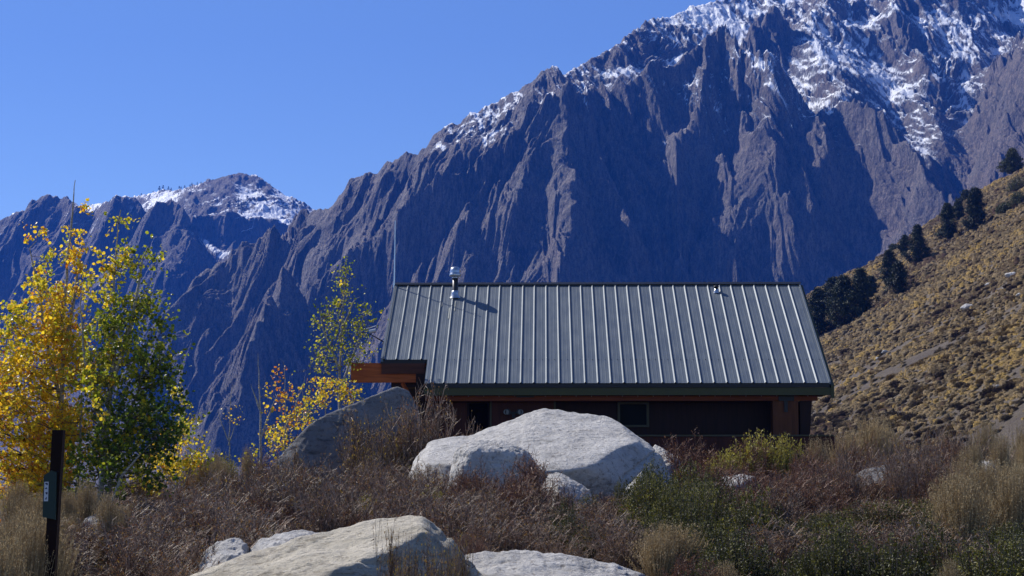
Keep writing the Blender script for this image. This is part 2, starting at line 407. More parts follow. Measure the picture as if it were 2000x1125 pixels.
    rock = t.mix(t.ramp(t.attr('rib'), [(.1, .6), (.42, 0.)]), rock, (.030, .030, .040))  # gully shade painted into the rock colour so the paler ribs stand out
    rock = t.mix(t.ramp(n3, [(.42, 0.), (.62, .5)]), rock, (.2, .19, .185))
    rock = t.mix(t.math('MULTIPLY', t.ramp(t.noise(t.scale(p, (1, .6, .12)), .09, 5, .6), [(.5, 0.), (.68, 1.)]), .8), rock, (.26, .2, .17))
    rock = t.mix(t.ramp(n2, [(.42, .0), (.7, .75)]), rock, (.045, .045, .06))
    n5 = t.noise(t.scale(p, (1, .5, .10)), .42, 6, .72)
    rock = t.mix(t.ramp(n5, [(.50, 0.), (.62, .85)]), rock, (.24, .185, .155))
    rock = t.mix(t.ramp(n5, [(.36, .85), (.47, 0.)]), rock, (.020, .020, .030))
    rock = t.mix(t.ramp(n4, [(.40, .7), (.52, .0)]), rock, (.018, .017, .024))
    sn = t.math('ADD', t.attr('snow'), t.math('MULTIPLY', t.math('ADD', t.math('SUBTRACT', n2, .5), t.math('MULTIPLY', t.math('SUBTRACT', n4, .5), .35)), 1.9))
    sm = t.ramp(sn, [(.42, 0.), (.62, 1.)])
    dust = t.ramp(t.math('ADD', t.attr('snow'), t.math('MULTIPLY', t.math('SUBTRACT', t.noise(t.scale(p, (1, 1, .5)), .3, 6, .72), .5), 2.2)), [(.0, 0.), (.45, .5)])
    col = t.mix(dust, rock, (.62, .66, .74))
    col = t.mix(sm, col, (.86, .88, .92))
    rough = t.mix(sm, (.75, .75, .75), (.5, .5, .5))
    hb = t.math('ADD', t.math('MULTIPLY', n1, 12.), t.math('ADD', t.math('MULTIPLY', n2, 6.), t.math('MULTIPLY', n4, 2.6)))
    hb = t.math('MULTIPLY', hb, t.math('SUBTRACT', 1., t.math('MULTIPLY', sm, .6)))
    mat = t.bsdf(col, rough, 0, t.bump(hb, 1.0, 1.0), .35)
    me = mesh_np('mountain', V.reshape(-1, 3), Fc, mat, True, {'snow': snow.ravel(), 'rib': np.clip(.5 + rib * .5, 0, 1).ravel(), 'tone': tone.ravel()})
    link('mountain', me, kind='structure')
    def ground_at(px, lo, hi):   # surface point in a direction and distance range (for the far conifers)
        i = int(np.clip(np.searchsorted(pxs, px), 0, NC - 1)); m = (Yr[i] > lo) & (Yr[i] < hi)
        return i, m
    return pxs, Xr, Yr, Z, PYY
MT = mountain()
# ================================================================== GROUND AND HILLSIDE
_GY = [-60, 0, 9, 13, 15, 17, 20, 24, 30, 35, 45, 80, 130, 300, 700, 1000, 5000]
_GZ = [0, 0, .05, .25, .38, .5, .68, .88, 1.08, 1.2, 1.38, 1.5, 1.3, -5, -20, -30, -34]
def gz(x, y):
    x = np.asarray(x, float); y = np.asarray(y, float)
    return np.interp(y, _GY, _GZ) + fbm(x / 9, y / 9, 3, seed=81) * .12 * sstep(3, 14, y)
def hz(x, y):
    x = np.asarray(x, float); y = np.asarray(y, float)
    z = .60 * x + .05 * y - 21.2 + EYE
    z = z - np.clip(y - 455, 0, None) ** 2 * .004
    und = fbm(x / 45, y / 90, 3, seed=90) * 2.2 + fbm(x / 14, y / 22, 3, seed=91) * .6
    z = z + und * sstep(60, 260, y) + fbm(x / 4, y / 5, 3, seed=92) * .16
    # shallow gully below the pines
    e = z - (.60 * x + .05 * y)
    return z
def hill_hit(px, py, lo=70., hi=620.):
    ys = np.arange(lo, hi, .5); dx = (px - 1000) / F; dy = (562.5 - py) / F
    s = ys / (CP - dy * SP); x = dx * s; z = (SP + dy * CP) * s + EYE
    h = hz(x, ys); k = np.nonzero(h > z)[0]
    if len(k) == 0: k = [int(np.argmin(z - h))]
    i = k[0]; return float(x[i]), float(ys[i]), float(h[i])
def make_ground():
    def axis(lo, hi, d0, g):
        a = [0.]; d = d0
        while a[-1] < hi: a.append(a[-1] + d); d *= g
        b = [0.]; d = d0
        while b[-1] > lo: b.append(b[-1] - d); d *= g
        return np.array(b[:0:-1] + a)
    xs = axis(-4500, 4500, .18, 1.028); ys = axis(-60, 6000, .18, 1.02)
    X, Y = np.meshgrid(xs, ys); Z = gz(X, Y)
    Z = Z + fbm(X / 1.1, Y / 1.1, 3, seed=83) * .035 * sstep(90, 60, Y)
    nr, nc = X.shape; idx = np.arange(nr * nc).reshape(nr, nc)
    Fc = np.stack([idx[:-1, :-1], idx[:-1, 1:], idx[1:, 1:], idx[1:, :-1]], -1).reshape(-1, 4)
    t = NT('dry_ground'); p = t.pos()
    n = t.noise(p, 1.4, 6, .65); n2 = t.noise(p, 22, 5, .7)
    c = t.ramp(n, [(.3, (.03, .021, .014)), (.55, (.06, .042, .028)), (.78, (.15, .115, .08))])
    c = t.mix(t.ramp(n2, [(.45, 0.), (.7, .7)]), c, (.035, .026, .02))
    m = t.bsdf(c, .95, 0, t.bump(n2, .8, .05), .2)
    link('ground', mesh_np('ground', np.stack([X, Y, Z], -1).reshape(-1, 3), Fc, m, True), kind='structure')
make_ground()
def make_hill():
    xs = np.concatenate([np.arange(2, 60, .6), np.arange(60, 330, 1.6)]); ys = np.concatenate([np.arange(62, 200, .8), np.arange(200, 620, 2.0)])
    X, Y = np.meshgrid(xs, ys); Z = hz(X, Y)
    Z = np.maximum(Z, gz(X, Y) - .6) 
    nr, nc = X.shape; idx = np.arange(nr * nc).reshape(nr, nc)
    Fc = np.stack([idx[:-1, :-1], idx[:-1, 1:], idx[1:, 1:], idx[1:, :-1]], -1).reshape(-1, 4)
    t = NT('hill_scree'); p = t.pos()
    n = t.noise(p, .12, 6, .65); n2 = t.noise(p, 2.2, 6, .72)
    c = t.ramp(n, [(.3, (.10, .08, .062)), (.52, (.165, .135, .10)), (.75, (.26, .215, .14))])
    c = t.mix(t.ramp(n2, [(.38, .8), (.55, 0.)]), c, (.10, .08, .075))
    c = t.mix(t.ramp(t.noise(p, 5.5, 4, .7), [(.60, 0.), (.72, .6)]), c, (.36, .30, .24))
    m = t.bsdf(c, .95, 0, t.bump(n2, 1., .5), .2)
    link('hillside', mesh_np('hillside', np.stack([X, Y, Z], -1).reshape(-1, 3), Fc, m, True), kind='structure')
make_hill()
# ------------------------------------------------------------------ shrubs of the hillside
def shrub_mat(name, stops, trans=0.):
    t = NT(name); p = t.obj()
    n = t.noise(t.pos(), 9, 4, .7)
    c = t.ramp(t.attr('tone'), stops)
    c = t.mix(t.ramp(n, [(.38, .75), (.54, 0.)]), c, (.05, .04, .022))
    return t.bsdf(c, .95, 0, t.bump(n, 1., .25), .1)
HSTOPS = [(0., (0.094, 0.058, 0.044)), (.2, (0.152, 0.109, 0.060)), (.38, (0.167, 0.123, 0.067)), (.55, (0.290, 0.225, 0.141)), (.72, (0.333, 0.239, 0.126)), (.86, (0.399, 0.280, 0.126)), (1., (0.478, 0.321, 0.107))]
M_HSH = shrub_mat('hill_shrub_leaves', HSTOPS)
def hill_shrubs():
    r = np.random.default_rng(11)
    N = 300000
    Y = 72 + (470 - 72) * r.uniform(0, 1, N) ** .8
    PXc = r.uniform(1250, 2480, N); X = (PXc - 1000) / F * Y
    # uniform per area: thin out near, where the same angle covers less ground
    keep = r.uniform(0, 1, N) < (Y / 470) * (Y / 470) ** .2 * 1.0 + .06
    Z = hz(X, Y); keep &= Z > gz(X, Y) - .15
    # bare scree streaks that run down the fall line
    st = fbm((Y + .2 * X) / 16, X / 120, 3, seed=95); dn = fbm(X / 20, Y / 20, 3, seed=96) * 1.6
    keep &= r.uniform(0, 1, N) < np.clip(.86 - 1.6 * np.clip(st - .12, 0, 1) + .3 * dn, .08, 1)
    X, Y, Z = X[keep], Y[keep], Z[keep]; n = len(X)
    zone = fbm(X / 17, Y / 26, 3, seed=97)
    tone = np.clip(.58 + zone * .55 + r.normal(0, .24, n), 0, 1)
    R = r.uniform(.17, .42, n) * (1.18 - .3 * tone) * (1 + .9 * (r.uniform(0, 1, n) < .06)); Hh = R * r.uniform(.55, .9, n)
    size = np.where((X / Y * F > 560) & (X / Y * F < 995), R / Y, 0); order = np.argsort(-size); big = order[:300]; rest = order[300:]
    # the many: one ground cover
    a = np.arange(7) / 7 * 2 * np.pi
    rings = [(1., .05), (1.02, .42), (.66, .85)]
    tm = np.array([(np.cos(q + .4 * i) * rr, np.sin(q + .4 * i) * rr, h) for i, (rr, h) in enumerate(rings) for q in a] + [(0, 0, 1.)])
    tf = []
    for i in range(2):
        for j in range(7):
            A, B, C_, D = i * 7 + j, i * 7 + (j + 1) % 7, (i + 1) * 7 + (j + 1) % 7, (i + 1) * 7 + j
            tf += [(A, B, C_), (A, C_, D)]
    for j in range(7): tf.append((14 + j, 14 + (j + 1) % 7, 21))
    tf = np.array(tf); nv = len(tm)
    m = len(rest)
    jit = 1 + r.normal(0, .16, (m, nv, 1))
    rot = r.uniform(0, 6.28, m); c, s = np.cos(rot)[:, None], np.sin(rot)[:, None]
    el = r.uniform(.8, 1.25, m)[:, None]
    vx = (tm[:, 0] * c * el - tm[:, 1] * s); vy = (tm[:, 0] * s * el + tm[:, 1] * c)
    V = np.stack([vx, vy, np.broadcast_to(tm[:, 2], vx.shape)], -1) * jit
    V = V * np.stack([R[rest], R[rest], Hh[rest]], -1)[:, None, :] + np.stack([X[rest], Y[rest], Z[rest] - .04], -1)[:, None, :]
    # the foot of each clump follows the slope
    V[:, :7, 2] += (V[:, :7, 0] - X[rest][:, None]) * .5
    Fc = (tf[None] + (np.arange(m) * nv)[:, None, None]).reshape(-1, 3)
    T = np.repeat(tone[rest], nv)
    link('hillside_shrubs', mesh_np('hillside_shrubs', V.reshape(-1, 3), Fc, M_HSH, True, {'tone': T}), kind='stuff')
    protos = []
    for k, (lab, lo, hi) in enumerate([('small golden tussock shrub low on the sunny hillside', .75, 1.), ('small grey green sage cushion low on the sunny hillside', .38, .6), ('small dark brown shrub low on the sunny hillside', 0., .22)]):
        q = 340; d = r.normal(size=(q, 3)); d[:, 2] = np.abs(d[:, 2]) + .15; d /= np.linalg.norm(d, axis=1, keepdims=True)
        A = d * np.array([.25, .25, .1]); B = d * np.array([1, 1, .95]) * r.uniform(.75, 1.12, q)[:, None]
        v1, f1 = tubes(A, B, np.full(q, .04), np.full(q, .012))
        C_ = d * np.array([1, 1, .95]) * r.uniform(.6, 1.05, q)[:, None]
        v2, f2 = leaf_polys(np.repeat(C_, 3, 0) + r.normal(0, .06, (q * 3, 3)), .075, 4, .6, r)
        V, Fc = merge([(v1, f1), (v2, f2)])
        me = mesh_np('hill_shrub', V, Fc, M_HSH, False, {'tone': r.uniform(lo, hi, len(V))})
        protos.append((me, lab))
    for i in big:
        k = 0 if tone[i] > .62 else (1 if tone[i] > .3 else 2)
        o = link('hill_shrub', protos[k][0], None, protos[k][1], 'shrub', 'low shrubs scattered over the near hillside', loc=(X[i], Y[i], Z[i] - .05), rz=r.uniform(0, 6))
        o.scale = (R[i], R[i] * r.uniform(.8, 1.1), Hh[i])
    return len(X)
print('hill shrubs', hill_shrubs())
# ================================================================== BOULDERS
def granite(name, lo, hi, stain=(.16, .13, .10), lich=.3, streak=(1, 1, 1)):
    t = NT(name); p = t.pos(); ps = t.scale(p, streak)
    n1 = t.noise(ps, 2.2, 8, .68); n2 = t.noise(ps, 14, 6, .7); sp = t.vor(p, 75)
    c = t.ramp(n1, [(.3, lo), (.66, hi)])
    vein = t.noise(t.scale(p, (1.2, 1.2, 5), (.25, .5, 0)), 1.3, 7, .7)
    c = t.mix(t.ramp(vein, [(.33, .75), (.43, 0.)]), c, tuple(v * .42 for v in lo))
    c = t.mix(t.ramp(n2, [(.36, .6), (.47, 0.)]), c, stain)
    c = t.mix(t.ramp(sp, [(.10, .35), (.26, 0.)]), c, (.12, .12, .125))
    c = t.mix(t.ramp(t.noise(p, 1.1, 5, .7), [(.52, 0.), (.7, lich)]), c, stain)
    h = t.math('ADD', t.math('MULTIPLY', n1, .5), t.math('ADD', t.math('MULTIPLY', n2, .22), t.math('MULTIPLY', t.noise(p, 60, 3, .7), .08)))
    return t.bsdf(c, .88, 0, t.bump(h, 1., .26), .25)
M_G1 = granite('pale_granite', (.40, .385, .37), (.66, .64, .61))
M_G2 = granite('buff_granite', (.40, .36, .28), (.66, .60, .49), (.15, .115, .075), .5, (.6, .8, 2.2))
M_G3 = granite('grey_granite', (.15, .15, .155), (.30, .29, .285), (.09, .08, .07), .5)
_bm = bmesh.new(); bmesh.ops.create_icosphere(_bm, subdivisions=7, radius=1.0)
_IV = np.array([v.co[:] for v in _bm.verts]); _IF = np.array([[v.index for v in f.verts] for f in _bm.faces]); _bm.free()
_bm = bmesh.new(); bmesh.ops.create_icosphere(_bm, subdivisions=5, radius=1.0)
_JV = np.array([v.co[:] for v in _bm.verts]); _JF = np.array([[v.index for v in f.verts] for f in _bm.faces]); _bm.free()
def boulder_mesh(pts, mat, amp=.03, sharp=16, seed=0., fine=True, terr=0., pts2=None, crack=None):
    pts = np.array(pts, float); pall = pts if pts2 is None else np.vstack([pts, pts2])
    c = (pall.min(0) + pall.max(0)) / 2; h = (pall.max(0) - pall.min(0)) / 2
    IV, IF = (_IV, _IF) if fine else (_JV, _JF); sharp = sharp * 5.
    def radial(pts):
        q = (pts - c) / h; bm = bmesh.new()
        for p_ in q: bm.verts.new(p_)
        bmesh.ops.convex_hull(bm, input=bm.verts[:]); bm.normal_update(); key = {}
        for f in bm.faces:
            n = np.array(f.normal[:]); d = float(n @ np.array(f.verts[0].co[:]))
            if d < 0: n, d = -n, -d
            if d > 1e-3: key[tuple(np.round(np.r_[n, d] * 12))] = (n, d)
        bm.free(); N = np.array([v[0] for v in key.values()]); D = np.array([v[1] for v in key.values()])
        g = np.clip(IV @ N.T / D, 0, None); gm = g.max(1, keepdims=True)
        return (1. / gm[:, 0]) * (((g / gm) ** sharp).sum(1) ** (-1. / sharp))
    rr = radial(pts)
    if pts2 is not None: rr = np.maximum(rr, radial(np.array(pts2, float)))
    V = IV * rr[:, None] * h
    s = float(h.max())
    a = amp * s
    nn = noise3(V / s, 1.7, seed) * a * .7 + noise3(V / s, 4.5, seed + 5) * a * .55
    nn = nn - np.abs(noise3(V / s, 9, seed + 9)) * a * .6 + noise3(V / s, 22, seed + 2) * a * .3
    if fine: nn = nn + noise3(V / s, 48, seed + 4) * a * .16
    if terr:   # exfoliation steps that dip with the slab
        k = (V[:, 2] - .28 * V[:, 0] + .15 * V[:, 1]) / s * 9 + noise3(V / s, 2.5, seed + 20) * 1.2
        nn = nn + (np.abs((k % 1) - .5) * 2) ** 6 * -terr * s
    V = V + IV * nn[:, None] + c
    if crack is not None:   # a joint: narrow groove along a tilted plane
        (ax, az), (bx_, bz_), x0 = crack; tx_, tz_ = bx_ - ax, bz_ - az; L_ = math.hypot(tx_, tz_)
        dd = ((V[:, 0] - ax) * tz_ - (V[:, 2] - az) * tx_) / L_ + .03 * noise3(V, 2.5, 3.)
        V = V - IV * (.07 * np.exp(-(dd / .022) ** 2) * (V[:, 0] > x0))[:, None]
    return mesh_np('boulder', V, IF, mat, True)
def boulder(pix, label, mat, pix2=None, crk=None, **kw):
    pts = [P(*p) for p in pix]
    mx, my = np.mean([p[0] for p in pts]), np.mean([p[1] for p in pts])
    wide = 1.22 if max(p[0] for p in pts) - mx > .5 else 1.75
    pts = pts + [(mx + (x - mx) * wide, my + (y - my) * (wide * .9), float(gz(x, y)) - .15) for x, y, z in pts if z < float(gz(x, y)) + .5]
    if pix2: kw['pts2'] = [P(*p) for p in pix2]
    if crk: a_, b_ = P(*crk[0]), P(*crk[1]); kw['crack'] = ((a_[0], a_[2]), (b_[0], b_[2]), P(*crk[2])[0])
    g = float(gz(np.mean([p[0] for p in pts]), np.mean([p[1] for p in pts])))
    me = boulder_mesh(pts, mat, **kw)
    return link('boulder', me, None, label, 'boulder')
boulder([(905,853,35.6),(975,829,35.9),(1040,801,36),(1064,795,36),(1098,801,36),(1150,809,35.8),(1195,814,35.5),(1222,834,35.1),(1272,868,34.5),(1294,890,34),(1300,960,33.6),(880,930,34.5),
         (905,925,32.3),(1000,925,31.9),(1078,921,32.0),(1150,913,32.2),(1180,893,32.6),(1205,876,32.9),(1242,862,33.6),(1090,1000,32.9),(1200,990,33.1),(1290,990,33.5),(900,1000,32.5),
         (900,885,38.4),(1100,832,38.6),(1250,900,38),(880,1000,37),(1290,1000,37)],
        'biggest pale granite boulder with a broad sunlit sloping top in front of the cabin', M_G1, pix2=[(812,886,35),(845,858,35.4),(905,850,35.6),(1000,852,35.6),(1100,870,35.5),(793,932,34.6),(788,995,34.3),(830,905,33.4),(900,905,33.0),
         (840,1000,33),(1100,940,33),(1100,1000,33.2),(850,890,37.2),(1100,890,37.6),(800,1000,37),(1150,1000,37)], crk=((1290,878,34),(1228,922,33.4),(1215,930,33.4)), amp=.016, sharp=26, seed=1.)
boulder([(518,925,38.2),(555,880,38.3),(600,832,38.4),(642,808,38.5),(745,765,38.6),(775,753,38.7),(800,762,38.7),(817,795,38.6),(824,850,38.5),(826,960,38.3),(515,960,38.1),
         (650,960,37.9),(750,960,38.0),(560,940,37.9),(640,826,38.4),(770,765,38.6),(640,850,40.4),(760,800,40.8),(560,930,39.6),(815,900,40.5),(800,980,40)],
        'dark shaded granite boulder with a thin sunlit rim left of the cabin porch', M_G3, amp=.015, sharp=26, seed=2.)
boulder([(878,915,31.4),(888,875,31.4),(928,858,31.5),(985,860,31.5),(1032,880,31.4),(1054,908,31.3),(1062,960,31.2),(1060,1010,31),(880,1010,31),(912,905,31.0),(918,878,31.1),
         (960,874,31.15),(1020,890,31.1),(1035,925,31.05),(1030,1010,31.2),(925,1010,31.1),(900,880,33),(1040,920,33),(960,870,33.2),(900,1010,33),(1050,1010,33)],
        'rounded granite boulder with red twigs over its face, leaning on the biggest boulder', M_G1, amp=.03, sharp=12, seed=3.)
boulder([(1056,950,30.5),(1072,926,30.6),(1090,922,30.6),(1120,935,30.4),(1152,958,30.2),(1165,990,30),(1060,990,30),(1100,990,29.6),(1090,950,29.8),(1080,945,31.6),(1140,970,31.4),(1100,990,31.5)],
        'small half hidden boulder with a bright rim below the biggest boulder', M_G1, amp=.035, sharp=14, seed=4.)
boulder([(1217,960,30),(1240,934,30),(1253,919,30),(1268,930,30),(1277,955,30),(1278,990,30),(1215,990,30),(1240,985,29.4),(1245,940,29.7),(1230,960,31),(1270,960,31),(1250,990,31)],
        'small white pointed boulder at the right foot of the biggest boulder', M_G1, amp=.03, sharp=26, seed=5.)
boulder([(1262,884,35.6),(1280,868,35.8),(1300,878,35.6),(1325,896,35.4),(1335,930,35.2),(1262,930,35.2),(1290,930,34.8),(1290,890,36.6),(1325,920,36.4),(1290,930,36.8)],
        'low pale rock half hidden just behind the right end of the biggest boulder', M_G1, amp=.03, sharp=14, seed=6.)
boulder([(1384,952,29),(1410,932,29.2),(1450,924,29.3),(1475,930,29.2),(1485,960,29),(1390,985,28.8),(1440,985,28.4),(1420,955,28.5),(1430,940,30.6),(1480,980,30.4),(1400,985,30.4)],
        'low flat pale rock poking out of the red twigs below the deck', M_G1, amp=.035, sharp=14, seed=7.)
boulder([(1650,940,30.4),(1690,914,30.8),(1740,908,30.9),(1785,922,30.7),(1815,955,30.4),(1825,1010,30),(1635,1010,30),(1720,1010,29.4),(1700,945,29.9),(1770,945,29.9),(1700,930,32.6),(1800,960,32.4),(1720,1010,32.4)],
        'bluish shaded boulder behind bare twigs, right of the deck', M_G3, amp=.03, sharp=14, seed=8.)
boulder([(1902,925,31),(1912,903,31.2),(1940,898,31.3),(1962,910,31.2),(1968,950,31),(1902,960,31),(1935,960,30.3),(1925,925,30.5),(1935,910,32),(1960,950,32),(1920,960,32)],
        'small white rough boulder among tan brush near the right edge', M_G1, amp=.05, sharp=14, seed=9.)
boulder([(152,1030,24),(168,1006,24.2),(195,1002,24.3),(218,1010,24.2),(225,1045,24),(160,1060,23.8),(195,1060,23.5),(190,1020,23.7),(180,1012,25),(220,1040,25),(190,1060,25)],
        'small pale rounded boulder in dry grass just right of the trail post', M_G1, amp=.04, sharp=12, seed=10.)
boulder([(348,1012,25),(362,996,25.1),(385,994,25.1),(398,1008,25),(400,1040,25),(350,1040,25),(375,1035,24.6),(375,1002,25.6),(390,1035,25.6)],
        'tiny pale rock peeping out of the brown thicket left of centre', M_G1, amp=.05, sharp=12, seed=11.)
boulder([(392,1112,17.6),(398,1072,17.8),(425,1052,18),(470,1048,18),(486,1060,18),(490,1120,17.8),(400,1160,17.4),(470,1160,17.2),(440,1085,17.3),(480,1080,17.4),(440,1070,18.8),(485,1110,18.8),(400,1130,18.8),(440,1170,18.8)],
        'grey rough boulder, the left one of the pair behind the long foreground rock', M_G1, amp=.035, sharp=12, seed=12.)
boulder([(484,1085,17.9),(500,1055,18.1),(545,1036,18.3),(600,1031,18.4),(632,1040,18.4),(650,1070,18.3),(655,1130,18.2),(484,1150,17.8),(560,1150,17.3),(540,1075,17.4),(620,1075,17.6),(560,1060,19.4),(640,1090,19.4),(500,1110,19.2),(560,1170,19.4)],
        'grey smooth boulder, the right one of the pair behind the long foreground rock', M_G1, amp=.03, sharp=12, seed=13.)
boulder([(822,997,17),(848,1010,17),(700,1017,17),(590,1046,16.9),(470,1084,16.6),(350,1132,16.2),(250,1200,16),(836,1030,15.9),(765,1075,15.2),(650,1108,14.7),(540,1180,14.4),
         (888,1055,16.9),(928,1105,16.8),(965,1260,16.6),(800,1320,15.0),(640,1380,14.5),(350,1380,14.7),(250,1330,15.4),(700,1045,19.2),(420,1110,18.8),(900,1120,18.8),(500,1300,18.8),(900,1300,18.8)],
        'long buff granite rock sloping up to the right across the bottom of the view', M_G2, amp=.02, sharp=20, seed=14., terr=.014)
boulder([(890,1090,17.6),(930,1070,17.9),(1010,1068,18),(1085,1077,18),(1165,1092,17.9),(1225,1111,17.8),(1290,1140,17.6),(1310,1220,17.4),(880,1220,17.4),(1000,1150,16.2),(1120,1150,16.2),(1220,1180,16.4),
         (1000,1260,16),(1200,1280,16.2),(950,1100,19.6),(1150,1110,19.8),(1280,1180,19.4),(1000,1250,19.6),(1250,1250,19.6)],
        'flat pale granite slab at the bottom of the view right of the long rock', M_G1, amp=.022, sharp=16, seed=15., terr=.008)
def ground_hit(px, py, lo=8., hi=60.):
    ys = np.arange(lo, hi, .05); dx = (px - 1000) / F; dy = (562.5 - py) / F; s_ = ys / (CP - dy * SP)
    z = (SP + dy * CP) * s_ + EYE; h = gz(dx * s_, ys); k = np.nonzero(h > z)[0]; i = k[0] if len(k) else -1
    return float(dx * s_[i]), float(ys[i]), float(h[i])
for k, (px, py, r_) in enumerate([(500,958,.3),(585,990,.24),(720,992,.3),(1010,996,.24),(1120,1038,.2),(460,1016,.25)]):
    x, y, z = ground_hit(px, py + 6); rr = np.random.default_rng(k); q = rr.normal(size=(14, 3)); q /= np.linalg.norm(q, axis=1, keepdims=True)
    pts = q * r_ * np.array([1.3, 1, .8]) + np.array([x, y, z + r_ * .6])
    lab = ['small pale stone in the brown thicket below the dark boulder', 'small pale stone in twigs above the grey pair of boulders', 'small whitish stone in twigs behind the peak of the long rock',
           'small pale stone in the twigs below the rounded boulder', 'small grey stone in twigs above the flat bottom slab', 'small pale stone in the thicket right of the tiny pale rock'][k]
    link('boulder', boulder_mesh(pts, M_G1, amp=.05, sharp=12, seed=20. + k, fine=False), None, lab, 'stone')
# rocks lying on the hillside
for k, (px, py, w_) in enumerate([(1975,542,24),(1932,560,16),(1890,606,26),(1728,690,14),(1714,702,8),(1992,582,18),(1960,566,10),(1925,548,10),(1700,700,7),(1880,590,8),(1815,665,10),(1948,755,7)]):
    x, y, z = hill_hit(px, py); s_ = w_ / F * y / 2; rr = np.random.default_rng(50 + k); q = rr.normal(size=(16, 3)); q /= np.linalg.norm(q, axis=1, keepdims=True)
    pts = q * s_ * np.array([1.15, 1., .75]) + np.array([x, y, z + s_ * .3])
    lab = ['whitest large rock high on the right of the hillside', 'pale rock left of the whitest large one on the hillside', 'broad flat white rock in golden shrubs on the hillside', 'upright white rock alone on the lower hillside beyond the roof',
           'small white rock just below the upright one on the hillside', 'rounded white rock at the right edge of the hillside', 'small pale rock between two larger ones on the hillside', 'small pale rock above the row of rocks on the hillside',
           'small white rock left of the upright one on the hillside', 'small pale rock above the broad flat white one', 'small pale rock in the middle of the hillside', 'small pale rock low on the right of the hillside'][k]
    link('rock', boulder_mesh(pts, M_G1, amp=.05, sharp=16, seed=40. + k, fine=False), None, lab, 'rock', 'white rocks lying on the hillside')
# ================================================================== CABIN
def wood(name, a, b, sc=3., planks=None):
    t = NT(name); p = t.obj()
    n = t.noise(t.scale(p, (sc, sc, sc * 14)) if planks != 'v' else t.scale(p, (sc * 8, sc * 8, sc * .6)), 1.5, 5, .6)
    c = t.ramp(n, [(.3, a), (.7, b)])
    return t.bsdf(c, .7, 0, t.bump(n, .4, .01), .3)
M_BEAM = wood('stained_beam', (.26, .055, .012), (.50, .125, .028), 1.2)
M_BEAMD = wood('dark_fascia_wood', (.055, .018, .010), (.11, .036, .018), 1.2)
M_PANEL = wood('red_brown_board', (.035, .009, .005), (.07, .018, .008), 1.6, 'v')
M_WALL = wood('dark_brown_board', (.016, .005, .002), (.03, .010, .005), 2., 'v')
M_GREEN = simple('dark_green_fascia', (.050, .050, .012), .55, 0, .4, 6, .3, .2)
M_OLIVE = simple('olive_trim', (.055, .05, .025), .6, 0, .4, 9, .25)
M_BLACK = simple('black_metal', (.010, .010, .012), .5, .2, .5)
M_GLASS = simple('dark_window_glass', (.006, .007, .007), .35, 0, .05)
M_STEEL = simple('galvanised_steel', (.55, .57, .6), .28, .95, .5, 12, .2)
M_STEELD = simple('sooty_pipe_steel', (.05, .05, .055), .38, .7, .5, 14, .4)
M_WHITE = simple('white_plastic', (.62, .63, .64), .4)
def roof_mat():
    t = NT('painted_roof_metal'); p = t.obj()
    n = t.noise(t.scale(p, (2, .6, .6)), 2.2, 6, .6); n2 = t.noise(p, 30, 4, .6)
    c = t.ramp(n, [(.3, (.108, .129, .152)), (.7, (.132, .156, .180))])
    c = t.mix(t.ramp(n2, [(.6, 0.), (.75, .3)]), c, (.2, .23, .24))
    r = t.ramp(n, [(.3, .42), (.7, .58)])
    return t.bsdf(c, r, .25, t.bump(t.math('ADD', n, t.math('MULTIPLY', n2, .1)), .25, .02), .5)
M_ROOF = roof_mat()
YAW = math.radians(-1.0)
A0 = P(739, 750, 44.1); Lh = 10.76; RUN = 5.0
ZG = 1.70
ZE = P(1180, 748.5, 44.0)[2] - ZG; ZR = P(1160, 556, 49.05)[2] - ZG
house = bpy.data.objects.new('cabin', None); COL.objects.link(house)
house['label'] = 'low wooden cabin with a long grey ribbed metal roof behind the boulders'; house['category'] = 'cabin'
house.location = (A0[0], A0[1], ZG); house.rotation_euler = (0, 0, YAW)
def HL(px, py, v):
    """house-local point: on the vertical plane v metres behind the front eave, in the direction of a surveyed pixel"""
    c, s = math.cos(YAW), math.sin(YAW); Y = A0[1] + v
    for _ in range(4):
        w_ = P(px, py, Y); dx, dy = w_[0] - A0[0], w_[1] - A0[1]
        u_, v_ = dx * c + dy * s, -dx * s + dy * c; Y += v - v_
    return u_, v, w_[2] - ZG
SL = (ZR - ZE) / RUN; SN = math.sqrt(1 + SL * SL)
NX = HL(829, 748, 0)[0]; NV = 1.10
def rz_at(v): return ZE + SL * v
# ribbed sheet profile across the roof
prof = []
SPc = Lh / 35.0
for i in range(35):
    x = i * SPc
    prof += [(x + .00, .004), (x + .026, .034), (x + .038, .034), (x + .056, .004)]
    for q in (.38, .68): prof += [(x + SPc * q, .004), (x + SPc * q + .014, .0062), (x + SPc * q + .020, .0062), (x + SPc * q + .034, .004)]
prof.append((Lh, .004))
def sheet(prof, v0f, v1, back=False):
    V, Fc = [], []
    for x, h in prof:
        for v in (v0f(x), (v0f(x) + v1) / 2, v1):
            zz = rz_at(v); y = v
            V.append((x, (2 * RUN - y) if back else y - h * SL / SN, zz + h / SN))
    n = len(prof)
    for i in range(n - 1):
        for j in range(2):
            a = i * 3 + j; Fc.append((a, a + 3, a + 4, a + 1) if not back else (a, a + 1, a + 4, a + 3))
    return np.array(V), np.array(Fc)
lo_ = [p for p in prof if p[0] >= NX]; up_ = [p for p in prof if p[0] < NX] + [(NX, .004)]
parts = [sheet(up_, lambda x: NV, RUN), sheet([(NX, .004)] + lo_, lambda x: 0., RUN), sheet(prof, lambda x: 0., RUN, True)]
V, Fc = merge(parts)
roof = link('roof', mesh_np('roof', V, Fc, M_ROOF, False), house)
